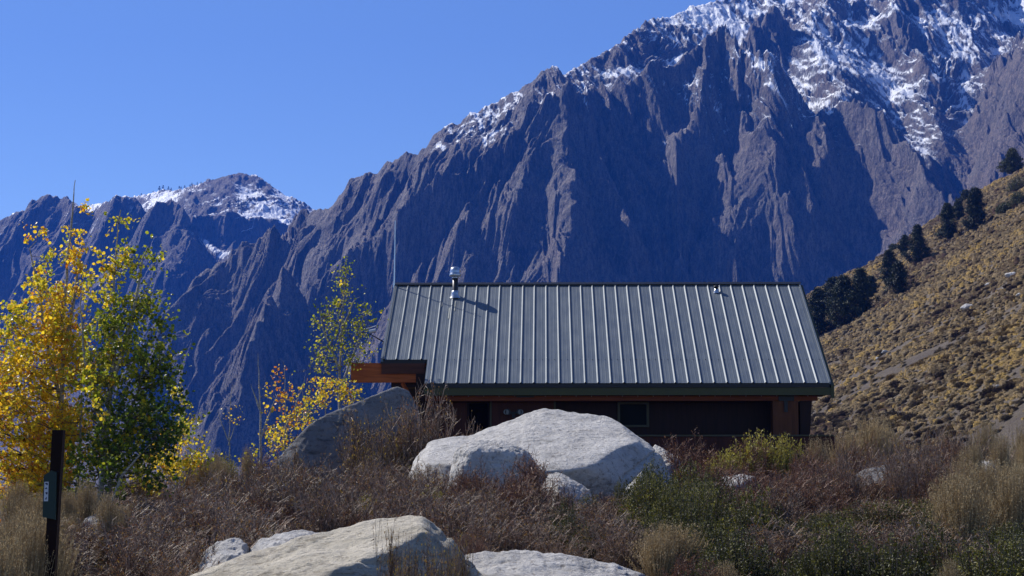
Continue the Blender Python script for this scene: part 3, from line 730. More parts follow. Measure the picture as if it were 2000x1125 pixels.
# deck below the sheets, lap strips, ridge cap, rake trim
def slab(u0, u1, v0, v1, top, bot, back=False):
    q = []
    for u in (u0, u1):
        for v in (v0, v1):
            for d in (top, bot): q.append((u, (2 * RUN - v) if back else v, rz_at(v) - d))
    idx = [(0, 1, 3, 2), (4, 6, 7, 5), (0, 4, 5, 1), (2, 3, 7, 6), (0, 2, 6, 4), (1, 5, 7, 3)]
    return np.array(q), np.array(idx)
v_, f_ = merge([slab(NX, Lh - .02, .012, RUN, .012, .11), slab(.02, NX, NV + .012, RUN, .012, .11), slab(.02, Lh - .02, .012, RUN, .012, .11, True)])
link('roof_deck', mesh_np('roof_deck', v_, f_, M_BLACK, False), roof)
v_, f_ = merge([slab(-.045, .012, NV, RUN, -.045, .10), slab(-.045, .012, 0, RUN, -.045, .10, True)])
link('rake_trim', mesh_np('rake_trim', v_, f_, M_ROOF, False), roof)
v_, f_ = merge([slab(Lh - .004, Lh + .035, -.01, RUN, -.040, .02), slab(Lh - .004, Lh + .035, -.01, RUN, -.040, .02, True)])
link('rake_trim', mesh_np('rake_trim', v_, f_, M_ROOF, False), roof)
v_, f_ = merge([slab(Lh + .036, Lh + .11, -.03, RUN, .03, .34), slab(Lh + .036, Lh + .11, -.03, RUN, .03, .34, True)])
link('barge_board', mesh_np('barge_board', v_, f_, M_GREEN, False), roof)
v_, f_ = merge([slab(-.06, Lh + .05, RUN - .10, RUN + .0, -.062, -.045), slab(-.06, Lh + .05, RUN - .10, RUN, -.062, -.045, True)])
link('ridge_cap', mesh_np('ridge_cap', v_, f_, M_STEELD, False), roof)
# screws: one row above the lap, small heads
bm = bmesh.new()
for i in range(70):
    x = (i + .5) * Lh / 70
    if x < NX + .1: continue
    v = 1.08; bmesh.ops.create_icosphere(bm, subdivisions=1, radius=.011, matrix=__import__('mathutils').Matrix.Translation((x, v - .004, rz_at(v) + .012)))
bm_obj('screw_row', bm, M_STEELD, roof)
# rust and lime streaks below the flue
stn = []
for (px, py0, py1, wd) in [(884.5, 590, 628, .035), (889.5, 592, 612, .02), (878, 606, 628, .03), (864, 594, 603, .012), (838, 612, 622, .012)]:
    a = (py0 - 555) / 195; b = (py1 - 555) / 195
    v1_ = RUN * (1 - a); v0_ = RUN * (1 - b); u_ = HL(px, py0, v1_)[0]
    stn.append(slab(u_ - wd / 2, u_ + wd / 2, v0_, v1_, -.0185, -.012))
v_, f_ = merge(stn); link('stain', mesh_np('stain', v_, f_, simple('lime_stain', (.42, .42, .36), .8, 0, .2, 20, .5), False), roof)
# eave boards
boxes('eave_gutter', [((NX / 2 + Lh / 2, -.012, ZE - .062), (Lh - NX, .05, .085))], M_BLACK, roof, .004)
boxes('fascia', [((NX / 2 + Lh / 2 + .02, .02, ZE - .196), (Lh - NX + .06, .05, .18))], M_GREEN, roof, .004)
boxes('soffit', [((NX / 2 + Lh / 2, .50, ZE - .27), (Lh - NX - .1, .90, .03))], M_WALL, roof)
bz1 = HL(1200, 771, .28)[2]; bz0 = HL(1200, 783, .28)[2]; bu1 = HL(1597, 778, .28)[0]
boxes('porch_beam', [(((NX + bu1) / 2 + .0, .33, (bz0 + bz1) / 2), (bu1 - NX, .12, bz1 - bz0))], wood('shaded_beam_wood', (.11, .026, .008), (.22, .055, .016), 1.2), house, .006)  # darker copy of the beam stain, eave shade put into its colour
bm = bmesh.new()
for i in range(26):
    x = NX + .3 + i * .37; bmesh.ops.create_icosphere(bm, subdivisions=1, radius=.012, matrix=__import__('mathutils').Matrix.Translation((x, .268, bz1 - .03)))
bm_obj('bolt_row', bm, M_STEEL, house)
# walls
def wbox(px0, px1, py0, py1, v, dep):
    a = HL(px0, py1, v); b = HL(px1, py0, v)
    return (((a[0] + b[0]) / 2, v + dep / 2, (a[2] + b[2]) / 2), (b[0] - a[0], dep, b[2] - a[2]))
wl = HL(812, 800, .95)[0]; wr = HL(1560, 800, .95)[0]
# body of the house with gables
def gable_prism(u0, u1, v0, v1, z0):
    def top(v): return min(rz_at(v), rz_at(2 * RUN - v)) - .13
    ring = [(v0, z0), (v0, top(v0)), (RUN, top(RUN)), (v1, top(v1)), (v1, z0)]
    V = [(u0, a, b) for a, b in ring] + [(u1, a, b) for a, b in ring]
    return V
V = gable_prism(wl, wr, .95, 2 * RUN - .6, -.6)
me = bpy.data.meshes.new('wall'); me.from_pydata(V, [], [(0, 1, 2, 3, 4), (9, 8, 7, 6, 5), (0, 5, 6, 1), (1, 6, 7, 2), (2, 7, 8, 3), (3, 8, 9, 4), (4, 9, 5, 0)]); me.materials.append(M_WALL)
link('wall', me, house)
boxes('wall_board', [wbox(838, 912, 786, 900, .90, .045)], M_PANEL, house, .004)
boxes('closet_panel', [wbox(960, 1082, 783, 900, .72, .2)], M_PANEL, house, .004)
boxes('panel_trim', [wbox(956.5, 960, 780, 900, .70, .22), wbox(1082, 1085.5, 780, 900, .70, .22), wbox(956.5, 1085.5, 777.5, 780, .69, .23)], M_OLIVE, house, .003)
d_ = boxes('door', [wbox(916, 953, 788, 900, .93, .015)], simple('dark_door_paint', (.006, .005, .005), .9, 0, .05), house)
boxes('handle', [wbox(948, 950.5, 838, 846, .915, .015)], M_STEELD, d_)
wdw = boxes('window', [wbox(1211, 1263, 790, 830, .935, .012)], M_GLASS, house)
boxes('frame', [wbox(1206.5, 1211, 785, 834, .89, .058), wbox(1263, 1267.5, 785, 834, .89, .058), wbox(1211, 1263, 785, 789.5, .89, .058), wbox(1211, 1263, 830, 834, .89, .058)], M_OLIVE, wdw, .003)
boxes('ceiling_plate', [wbox(1008, 1043, 772, 776, .2, .09)], M_BLACK, house)
# floodlight pair
fl = HL(1003, 806, .72)
bm = bmesh.new(); box_bm(bm, (fl[0], .69, fl[2] - .01), (.14, .06, .06)); box_bm(bm, (fl[0], .66, fl[2] - .09), (.07, .08, .08))
flo = bm_obj('floodlight', bm, M_BLACK, house, .01)
from mathutils import Matrix
for s_ in (-1, 1):
    bm = bmesh.new()
    bmesh.ops.create_cone(bm, cap_ends=True, segments=18, radius1=.075, radius2=.05, depth=.12, matrix=Matrix.Translation((fl[0] + s_ * .155, .62, fl[2] + .01)) @ Matrix.Rotation(math.radians(90), 4, 'X') @ Matrix.Rotation(math.radians(180), 4, 'X') @ Matrix.Rotation(s_ * .35, 4, 'Y'))
    bm_obj('lamp_head', bm, M_BLACK, flo, smooth=False)
    bm = bmesh.new()
    bmesh.ops.create_cone(bm, cap_ends=True, segments=18, radius1=.066, radius2=.06, depth=.01, matrix=Matrix.Translation((fl[0] + s_ * .155 + s_ * .02, .555, fl[2] + .01)) @ Matrix.Rotation(math.radians(90), 4, 'X'))
    bm_obj('lens', bm, simple('lamp_lens', (.12, .13, .14), .35), flo, smooth=False)
# columns and corner
boxes('column', [wbox(1511, 1559, 783, 900, .28, .45)], wood('column_board', (.075, .023, .008), (.14, .045, .014), 1.6, 'v'), house, .006)
boxes('bracket', [wbox(1521, 1551, 770.5, 783, .24, .03), wbox(1532, 1538.5, 783, 805, .245, .03)], M_BLACK, house, .003)
a = HL(1562, 783, .35); b = HL(1586, 783, .35); c_ = HL(1578, 852, .35)
V = [(a[0], .35, a[2]), (b[0], .35, b[2]), (c_[0], .35, c_[2] - .6), (a[0], .35, c_[2] - .6)]
V = V + [(x, y + 2.2, z) for x, y, z in V]
me = bpy.data.meshes.new('buttress'); me.from_pydata(V, [], [(0, 3, 2, 1), (4, 5, 6, 7), (0, 1, 5, 4), (1, 2, 6, 5), (2, 3, 7, 6), (3, 0, 4, 7)]); me.materials.append(M_WALL)
link('buttress', me, house)
# deck parapet
pr = wbox(1120, 1632, 852.5, 960, -.75, .14); boxes('parapet', [pr], M_PANEL, house, .006)
boxes('parapet_cap', [wbox(1118, 1634, 849, 852.3, -.79, .22)], M_OLIVE, house, .004)
boxes('parapet', [((pr[0][0] + pr[1][0] / 2 - .07, .85, pr[0][2]), (.13, 3.0, pr[1][2]))], M_PANEL, house, .006)
boxes('deck', [((pr[0][0], .1, HL(1200, 905, 0)[2]), (pr[1][0] - .3, 1.5, .08))], M_BEAMD, house, .004)
# stepped porch entry at the left
boxes('entry_beam', [wbox(685, 831, 709, 747, NV - .10, .12)], M_BEAM, house, .008)
boxes('fascia', [wbox(745, 829.5, 709.5, 730, NV - .16, .05)], M_BEAMD, house, .004)
boxes('eave_strip', [wbox(743, 830, 706.5, 710.5, NV - .12, .14)], M_BLACK, house)
boxes('entry_post', [wbox(817, 827, 747, 900, NV - .04, .14)], M_BEAM, house, .008)
boxes('entry_soffit', [wbox(764, 818, 746.5, 756, NV + .04, .8)], M_WALL, house)
p0 = HL(786, 748, NV); p1 = HL(815, 800, NV)
v_, f_ = tubes([p0], [p1], [.05], [.05], 4); link('knee_brace', mesh_np('knee_brace', v_, f_, M_BEAM), house)
# flue
def lathe(name, prof, mat, parent, loc, seg=24):
    V = [(r_ * math.cos(2 * math.pi * k / seg), r_ * math.sin(2 * math.pi * k / seg), z_) for r_, z_ in prof for k in range(seg)]
    Fc = [(i * seg + k, i * seg + (k + 1) % seg, (i + 1) * seg + (k + 1) % seg, (i + 1) * seg + k) for i in range(len(prof) - 1) for k in range(seg)]
    o = link(name, mesh_np(name, np.array(V), np.array(Fc), mat, True), parent, loc=loc); return o
fv = RUN * (1 - (583 - 556) / 195.); f0 = HL(889, 585, fv)
S_ = 1 / F * 48.5
flue = lathe('stove_pipe', [(.075, -.1), (.075, (583 - 541) * S_), (.0, (583 - 541) * S_)], M_STEELD, house, (f0[0], fv, rz_at(fv)))
lathe('flashing', [(.155, -.03), (.12, .03), (.105, .10), (.092, .165), (.076, .175)], M_STEEL, flue, (0, 0, 0))
lathe('pipe_band', [(.078, .50), (.086, .505), (.086, .53), (.078, .535)], M_STEEL, flue, (0, 0, 0))
h_ = (583 - 541) * S_
lathe('rain_cap', [(.09, h_ - .03), (.152, h_ - .01), (.152, h_ + .05), (.14, h_ + .06), (.145, h_ + .11), (.125, h_ + .19), (.08, h_ + .235), (.0, h_ + .25)], M_STEEL, flue, (0, 0, 0))
vv = RUN * (1 - (571 - 553) / 195.); f1 = HL(1399, 571, vv)
vent = lathe('roof_vent', [(.045, -.05), (.045, .14), (.0, .14)], M_STEELD, house, (f1[0], vv, rz_at(vv)))
lathe('flashing', [(.085, -.02), (.07, .03), (.055, .09), (.046, .095)], M_STEEL, vent, (0, 0, 0), 16)
lathe('vent_cap', [(.03, .13), (.075, .14), (.07, .17), (.0, .19)], M_BLACK, vent, (0, 0, 0), 16)
# whip antenna
a0 = HL(766, 556, RUN - .1); a1 = HL(767.5, 431, RUN - .1)
v_, f_ = merge([tubes([(-.04, a0[1], a0[2] - .25)], [(-.02, a1[1], a1[2])], [.024], [.014], 6), tubes([(-.045, a0[1], a0[2] - .08)], [(-.045, a0[1], a0[2] + .04)], [.028], [.028], 6)])
link('antenna', mesh_np('antenna', v_, f_, M_STEEL, True), house)
# satellite dish, mostly hidden by the roof edge
dc = HL(760, 652, 3.3)
bm = bmesh.new()
n_ = 20
M4 = Matrix.Translation(dc) @ Matrix.Rotation(math.radians(-80), 4, 'Z') @ Matrix.Rotation(math.radians(62), 4, 'X')
rings = [[bm.verts.new(M4 @ Vector((r_ * math.cos(q * 2 * math.pi / n_), r_ * math.sin(q * 2 * math.pi / n_), r_ * r_ * .35 + o_))) for q in range(n_)] for o_ in (0, -.02) for r_ in (.02, .14, .25, .33)]
for g0 in (0, 4):
    for i in range(3):
        for q in range(n_): bm.faces.new((rings[g0 + i][q], rings[g0 + i][(q + 1) % n_], rings[g0 + i + 1][(q + 1) % n_], rings[g0 + i + 1][q]))
for q in range(n_): bm.faces.new((rings[3][q], rings[3][(q + 1) % n_], rings[7][(q + 1) % n_], rings[7][q]))
dish = bm_obj('satellite_dish', bm, M_BLACK, house, smooth=True)
e0 = HL(750, 668, 3.1); e1 = HL(722, 652, 3.0)
v_, f_ = merge([tubes([e0], [e1], [.016], [.014], 5), tubes([e0], [(dc[0] + .3, dc[1] + .1, dc[2] - .35)], [.02], [.02], 5)]); link('dish_arm', mesh_np('dish_arm', v_, f_, M_STEELD), dish)
g0 = HL(721, 648, 3.0); g1 = HL(734, 645.5, 3.0)
v_, f_ = merge([tubes([g0], [g1], [.045], [.05], 8), tubes([(g0[0] - .09, g0[1], g0[2] + .07)], [(g1[0] + .0, g1[1], g1[2] + .12)], [.012], [.012], 5)]); link('receiver', mesh_np('receiver', v_, f_, M_WHITE), dish)
# ================================================================== TRAIL POST
YP = 15.5
s0 = P(115, 840, YP); gpost = float(gz(s0[0], YP))
post = bpy.data.objects.new('trail_post', None); COL.objects.link(post); post['label'] = 'dark brown square trail post with a green marker board at the left edge'; post['category'] = 'trail post'
post.location = (s0[0] - .045, YP, gpost)
zt = s0[2] - gpost
MP = simple('weathered_post_wood', (.014, .005, .003), .8, 0, .2, 25, .4, .4)
V = []
for z_, ox in ((-.4, -.028), (zt, .045)):
    for q in ((-.045, -.045), (.045, -.045), (.045, .045), (-.045, .045)): V.append((q[0] + ox, q[1], z_))
me = bpy.data.meshes.new('post'); me.from_pydata(V, [], [(0, 3, 2, 1), (4, 5, 6, 7), (0, 1, 5, 4), (1, 2, 6, 5), (2, 3, 7, 6), (3, 0, 4, 7)]); me.materials.append(MP)
link('post', me, post)
def pl(px, py): q = P(px, py, YP - .07); return q[0] - post.location.x, q[2] - gpost
out = [(83, 1010), (108, 1015), (110, 922), (99.5, 919), (85.5, 929)]
o2 = [pl(*q) for q in out]
me = bpy.data.meshes.new('marker_board'); n_ = len(o2)
me.from_pydata([(x, -.07, z) for x, z in o2] + [(x, -.03, z) for x, z in o2], [], [tuple(range(n_)), tuple(range(2 * n_ - 1, n_ - 1, -1))] + [(i, i + n_, (i + 1) % n_ + n_, (i + 1) % n_) for i in range(n_)])
me.materials.append(simple('green_board_paint', (.008, .028, .022), .5, 0, .4)); board = link('marker_board', me, post)
def flat(name, polys, y, mat, par):
    V, Fc = [], []
    for pg in polys:
        b = len(V); V += [(pl(*q)[0], y, pl(*q)[1]) for q in pg]; Fc.append(tuple(range(b, b + len(pg))))
    me = bpy.data.meshes.new(name); me.from_pydata(V, [], Fc); me.materials.append(mat); return link(name, me, par)
flat('label_strip', [[(85.7, 979), (94, 979), (95.2, 941), (87, 941)]], -.0735, simple('strip_white', (.55, .57, .6), .5), board)
gl = [[(88.8, 943), (93.6, 943), (93.6, 947.5), (91, 947.5), (91, 945.8), (88.8, 945.8)], [(87.2, 955), (91, 951.5), (93, 955)], [(88.5, 962), (93, 960.5), (93.2, 964.5), (91, 966)], [(88, 975.5), (90.6, 970.5), (91.6, 970.5), (91.4, 975.5)]]
flat('lettering', gl, -.0755, simple('strip_ink', (.02, .025, .06), .6), board)
# ================================================================== TREES
def leaf_mat(name, stops, trans=.5, rough=.4):
    t = NT(name); c = t.ramp(t.attr('tone'), stops)
    b = t.n('ShaderNodeBsdfPrincipled'); t.set(b, 'Base Color', c); t.set(b, 'Roughness', rough); t.set(b, 'Specular IOR Level', .5)
    tr = t.n('ShaderNodeBsdfTranslucent'); t.set(tr, 'Color', c)
    m = t.n('ShaderNodeMixShader', {0: trans}); t.t.links.new(b.outputs[0], m.inputs[1]); t.t.links.new(tr.outputs[0], m.inputs[2])
    t.t.links.new(m.outputs[0], t.out.inputs[0]); return t.m
M_ASP = leaf_mat('aspen_leaves', [(0., (.035, .075, .008)), (.3, (.10, .16, .012)), (.55, (.42, .44, .03)), (.74, (.92, .70, .04)), (.92, (.92, .56, .02)), (1., (.6, .2, .02))], .52)
def bark(name, a, b):
    t = NT(name); p = t.pos(); n = t.noise(t.scale(p, (6, 6, 14)), 3, 5, .6)
    return t.bsdf(t.ramp(n, [(.3, a), (.65, b)]), .75, 0, t.bump(n, .5, .01), .35)
M_BARK = bark('aspen_bark', (.16, .14, .11), (.48, .44, .36)); M_TWIG = bark('brown_bark', (.05, .035, .028), (.17, .12, .095))
def aspen(name, label, stems, blobs, Yc, seed, leaf=.027, lpc=26, cat='aspen', spread=.13, trunk_r=.035, group=None, tip_bare=0):
    """stems: pixel paths of the trunks; blobs: (cx, cy, rx, ry, n, tone, depth) regions of foliage"""
    r = np.random.default_rng(seed)
    base = P(stems[0][0][0], 1000, Yc); bx, by = base[0], Yc; bz = float(gz(bx, by))
    org = np.array([bx, by, bz])
    A, B, RA, RB = [], [], [], []; nodes = []
    for si, st in enumerate(stems):
        pts = [np.array(P(px, py, Yc + (q[0] if q else 0.))) for px, py, *q in st]
        if si == 0 or st[0][1] > 940: pts[0] = np.array([pts[0][0], pts[0][1], float(gz(pts[0][0], pts[0][1])) - .05])
        fine = []
        for a, b in zip(pts[:-1], pts[1:]):
            for t_ in np.linspace(0, 1, 7)[:-1]: fine.append(a + (b - a) * t_)
        fine.append(pts[-1]); fine = np.array(fine)
        wob = np.cumsum(r.normal(0, .010, fine.shape), 0); wob[:, 2] = 0; fine[1:-1] += wob[1:-1]
        n = len(fine); rad = trunk_r * (.8 if si else 1.) * (1 - np.linspace(0, 1, n) * .88)
        A.append(fine[:-1]); B.append(fine[1:]); RA.append(rad[:-1]); RB.append(rad[1:])
        for i in range(1, n): nodes.append((fine[i], rad[i]))
    NP_ = np.array([q[0] for q in nodes]); NR_ = np.array([q[1] for q in nodes])
    C, Tn = [], []
    a2, b2, ra2, rb2 = [], [], [], []
    for (cx, cy, rx, ry, n, tone, dep) in blobs:
        m = 0
        while m < n:
            q = r.normal(size=3); q *= r.uniform(0, 1) ** .45 / np.linalg.norm(q)
            px, py = cx + q[0] * rx, cy + q[1] * ry; Y = Yc + q[2] * dep
            c = np.array(P(px, py, Y))
            if c[2] < bz + .12: m += 1; continue
            m += 1
            # nearest trunk node lower than the cluster
            dd = np.linalg.norm(NP_ - c, axis=1) + 1.2 * np.clip(NP_[:, 2] - (c[2] - .25 * np.linalg.norm(NP_[:, :2] - c[:2], axis=1)), 0, None)
            k = int(np.argmin(dd)); s = NP_[k]; L = np.linalg.norm(c - s)
            mid = (s + c) / 2 + np.array([0, 0, -.10 * L]) + r.normal(0, .04 * L + .01, 3)
            rr = min(NR_[k] * .6, .0035 + .010 * L)
            pts = [s, s * .45 + mid * .55 - np.array([0, 0, .02 * L]), mid, mid * .45 + c * .55 + np.array([0, 0, .02 * L]), c]
            for i in range(4):
                a2.append(pts[i]); b2.append(pts[i + 1]); ra2.append(rr * (1 - i * .2)); rb2.append(rr * (1 - (i + 1) * .2))
            # twigs and leaves
            for _ in range(4):
                e = c + r.normal(0, spread * .9, 3); st_ = mid * .3 + c * .7
                a2.append(st_); b2.append(e); ra2.append(rr * .35); rb2.append(.0015)
                k2 = max(2, int(lpc / 4 * r.uniform(.6, 1.4)))
                tt = r.uniform(.25, 1.1, (k2, 1)); C.append(st_ + (e - st_) * tt + r.normal(0, .035, (k2, 3)))
                Tn.append(np.clip(tone + r.normal(0, .09) + r.normal(0, .09, k2), 0, 1))
    C = np.concatenate(C) if C else np.zeros((0, 3)); Tn = np.concatenate(Tn) if Tn else np.zeros(0)
    root = bpy.data.objects.new(name, None); COL.objects.link(root); root.location = org; root['label'] = label; root['category'] = cat
    if group: root['group'] = group
    for a_, b_, r1, r2 in zip(A, B, RA, RB):
        v, f = tubes(a_ - org, b_ - org, r1, r2, 7); link('trunk', mesh_np('trunk', v, f, M_BARK, True), root)
    if a2:
        v, f = tubes(np.array(a2) - org, np.array(b2) - org, ra2, rb2, 3)
        link('branches', mesh_np('branches', v, f, M_TWIG, True), root)
    if len(C):
        v, f = leaf_polys(C - org, leaf, 6, .9, r)
        link('crown', mesh_np('crown', v, f, M_ASP, False, {'tone': np.repeat(Tn, 6)}), root)
    return root
aspen('aspen_tree', 'golden yellow aspen with a bare twig top behind the trail post', 
      [[(118, 1000), (122, 800), (128, 600), (140, 430), (147, 352)], [(60, 1000, .5), (62, 860, .4), (50, 700, .4)], [(150, 1000, -.3), (165, 850, -.3), (170, 700, -.2)], [(122, 800), (100, 680), (85, 560), (72, 470)], [(125, 690), (150, 560), (160, 480)]],
      [(60, 790, 95, 130, 120, .78, .9), (110, 640, 60, 95, 62, .78, .7), (150, 700, 38, 90, 26, .74, .6), (125, 860, 60, 90, 75, .76, .8), (20, 630, 34, 40, 14, .62, .5), (60, 930, 80, 65, 80, .80, .8),
       (85, 560, 30, 50, 10, .66, .5), (148, 540, 14, 60, 9, .80, .3), (75, 462, 16, 12, 2, .8, .2), (145, 450, 14, 24, 2, .78, .2), (160, 400, 9, 9, 1, .8, .1), (105, 495, 28, 30, 3, .6, .3), (-40, 800, 70, 170, 50, .78, .9), (30, 700, 50, 60, 20, .72, .7)],
      28.0, 101, lpc=34, spread=.15, trunk_r=.045)
aspen('aspen_tree', 'tall green and yellow aspen, the widest tree left of the cabin',
      [[(190, 1000), (200, 860), (215, 700), (225, 560), (236, 410)], [(190, 985, .3), (235, 880, .3), (280, 760, .2), (300, 640, .2)], [(200, 860), (170, 700), (165, 560)], [(205, 790), (255, 640), (275, 520), (290, 480)], [(190, 985, -.4), (240, 930, -.4), (300, 860, -.4)]],
      [(250, 820, 100, 95, 56, .33, 1.), (220, 905, 95, 70, 52, .36, .9), (298, 800, 72, 90, 36, .29, .8), (260, 700, 92, 75, 44, .42, .8), (225, 850, 85, 120, 22, .70, 1.), (195, 720, 50, 100, 14, .72, .7), (215, 640, 42, 80, 32, .46, .6), (235, 500, 18, 60, 8, .60, .3), (238, 425, 8, 20, 2, .62, .1),
       (285, 520, 26, 26, 6, .52, .3), (280, 590, 40, 38, 14, .48, .4), (320, 655, 24, 18, 5, .42, .3), (200, 560, 38, 60, 12, .64, .4), (320, 850, 32, 45, 15, .2, .6), (190, 740, 42, 70, 26, .5, .7), (300, 930, 30, 30, 8, .3, .5), (330, 720, 26, 30, 7, .26, .4)],
      27.0, 102, lpc=29, spread=.16, trunk_r=.05)
aspen('aspen_tree', 'short golden aspen low between the widest tree and the olive shrub', [[(345, 960), (350, 850), (352, 740), (350, 690)], [(345, 960), (325, 880), (310, 830)], [(345, 960), (385, 880), (392, 850)]],
      [(330, 890, 55, 45, 38, .72, .6), (365, 845, 30, 40, 14, .66, .5), (390, 900, 26, 30, 11, .68, .4), (300, 930, 40, 30, 16, .74, .5), (350, 780, 14, 30, 4, .66, .2)], 33.0, 103, lpc=22, spread=.12, trunk_r=.022)
aspen('aspen_tree', 'slender half bare green aspen just left of the cabin roof', [[(664, 840), (661, 740), (662, 640), (668, 560), (672, 512)], [(662, 760), (700, 660), (712, 600)], [(662, 720), (625, 640), (615, 600)], [(663, 660), (690, 590), (702, 580)]],
      [(671, 548, 16, 44, 18, .52, .3), (634, 625, 36, 48, 22, .50, .5), (704, 625, 30, 46, 22, .50, .5), (668, 670, 66, 50, 30, .50, .6), (624, 700, 42, 44, 20, .52, .5), (700, 700, 30, 34, 13, .50, .4), (655, 590, 24, 30, 10, .50, .3)],
      45.0, 104, leaf=.029, lpc=11, spread=.19, trunk_r=.04)
aspen('aspen_tree', 'low golden aspen thicket below the slender aspen beside the dark boulder', [[(640, 880), (636, 800), (640, 740)], [(640, 880), (600, 800), (590, 760)], [(650, 880), (690, 790), (700, 750)], [(640, 880), (560, 850), (545, 810)]],
      [(640, 765, 44, 36, 26, .76, .6), (600, 790, 38, 44, 17, .70, .5), (680, 765, 34, 28, 13, .72, .5), (560, 850, 40, 50, 16, .68, .5), (585, 830, 34, 34, 9, .84, .4)], 43.0, 105, leaf=.029, lpc=16, spread=.16, trunk_r=.025)
aspen('aspen_sapling', 'nearly bare pale sapling with a straight stem left of the dark boulder', [[(509, 925), (508, 850), (507, 760), (504, 690)], [(508, 860), (530, 800), (538, 770)], [(508, 800), (490, 750)]],
      [(516, 760, 14, 46, 3, .78, .3), (525, 840, 26, 50, 6, .72, .4), (488, 900, 22, 26, 7, .68, .3)], 40.0, 106, leaf=.034, lpc=8, spread=.14, trunk_r=.034, cat='sapling')
aspen('aspen_sapling', 'thin reddish sapling with few orange leaves between bare sapling and golden thicket', [[(560, 900), (556, 820), (552, 740), (546, 700)], [(556, 840), (590, 760), (598, 730)], [(556, 820), (535, 760)]],
      [(550, 750, 18, 50, 9, .97, .3), (578, 790, 28, 55, 14, .95, .4), (540, 860, 30, 36, 12, .86, .3)], 41.0, 107, leaf=.032, lpc=8, spread=.15, trunk_r=.018, cat='sapling')
aspen('aspen_sapling', 'leafless thin grey sapling, the leftmost of the saplings', [[(448, 925), (446, 850), (445, 790), (448, 740)], [(446, 870), (465, 820)], [(446, 860), (430, 820), (424, 800)]],
      [(450, 800, 22, 40, 5, .8, .3)], 42.0, 108, leaf=.02, lpc=1, spread=.18, trunk_r=.018, cat='sapling')
# ------------------------------------------------------------------ pines of the hillside
M_PINE = leaf_mat('pine_needles', [(0., (.010, .018, .005)), (.5, (.028, .042, .012)), (1., (.09, .10, .025))], .12, .6)
def pine(px, py_base, py_top, wpx, label, seed, tone=.4, shape=1.):
    r = np.random.default_rng(seed); x, y, z = hill_hit(px, py_base)
    H = (py_base - py_top) / F * y; W = wpx / F * y / 2
    root = bpy.data.objects.new('pine_tree', None); COL.objects.link(root); root.location = (x, y, z - .1); root['label'] = label; root['category'] = 'pine'; root['group'] = 'dark pines on the hillside'
    n = int(46 + 10 * H * W); A, B, RA, RB, C = [], [], [], [], []
    A.append((0, 0, 0)); B.append((r.normal(0, .1), r.normal(0, .1), H * .95)); RA.append(.05 * H * .5 + .06); RB.append(.03)
    tw, fw = tubes(A, B, RA, RB, 7); link('trunk', mesh_np('trunk', tw, fw, M_TWIG, True), root)
    A, B, RA, RB, C, T = [], [], [], [], [], []
    lop = r.uniform(0, 6.28); 
    for i in range(n):
        h = r.uniform(.03, 1) ** .9; prof_ = (1 - h ** (1.5 * shape)) ** .75 * (.55 + .45 * min(1, h / .18))
        an = r.uniform(0, 6.28); lob = .85 + .42 * math.sin(an * 2 + lop + h * 5) + .2 * math.sin(h * 23 + an)
        rad = W * prof_ * lob * r.uniform(.35, 1.) + .1
        c = np.array([rad * math.cos(an), rad * math.sin(an), h * H + rad * .12])
        A.append((0, 0, max(0, h * H - rad * .2))); B.append(c); RA.append(.04); RB.append(.015)
        k = 34; C.append(c + r.normal(0, 1, (k, 3)) * np.array([.40, .40, .26]) * (.5 + .1 * W)); T.append(np.clip(tone + r.normal(0, .12) + r.normal(0, .1, k), 0, 1))
    v, f = tubes(A, B, RA, RB, 3); link('branches', mesh_np('branches', v, f, M_TWIG), root)
    C = np.concatenate(C); v, f = leaf_polys(C, .19, 4, .35, r, elong=1.2); link('crown', mesh_np('crown', v, f, M_PINE, False, {'tone': np.repeat(np.concatenate(T), 4)}), root)
for k, a in enumerate([(1600,655,566,84,'lowest dark pine, half hidden by the right edge of the roof',.3),(1628,608,544,60,'dark pine near the ridge line just above the lowest one',.3),
    (1648,640,540,72,'broad dark pine in the middle of the lowest clump',.35),(1682,618,526,66,'tallest rounded pine at the right of the lowest clump',.45),(1702,584,540,30,'narrow pine tucked behind the right end of the lowest clump',.35),
    (1738,560,490,42,'dark pine with a rounded top, left of the middle pair',.3),(1756,576,512,44,'front dark pine of the middle pair, lowest of the two',.25),(1768,500,460,28,'small pine behind the upper pair below the ridge line',.35),
    (1793,515,440,44,'upright pine with a pointed top in the middle of the row',.3),(1745,492,478,24,'tiny round pine on the ridge line',.6),
    (1852,470,398,46,'tall pine left of the biggest group on the slope',.35),(1872,432,392,34,'small pine squeezed between two tall ones on the slope',.35),(1906,450,366,58,'biggest dark pine high on the slope',.22),(1887,388,366,30,'short pine on the ridge line above the biggest one',.3),
    (1978,338,286,52,'round pine at the top right on the ridge line',.7)]):
    pine(a[0], a[1], a[2], a[3], a[4], 200 + k, a[5])
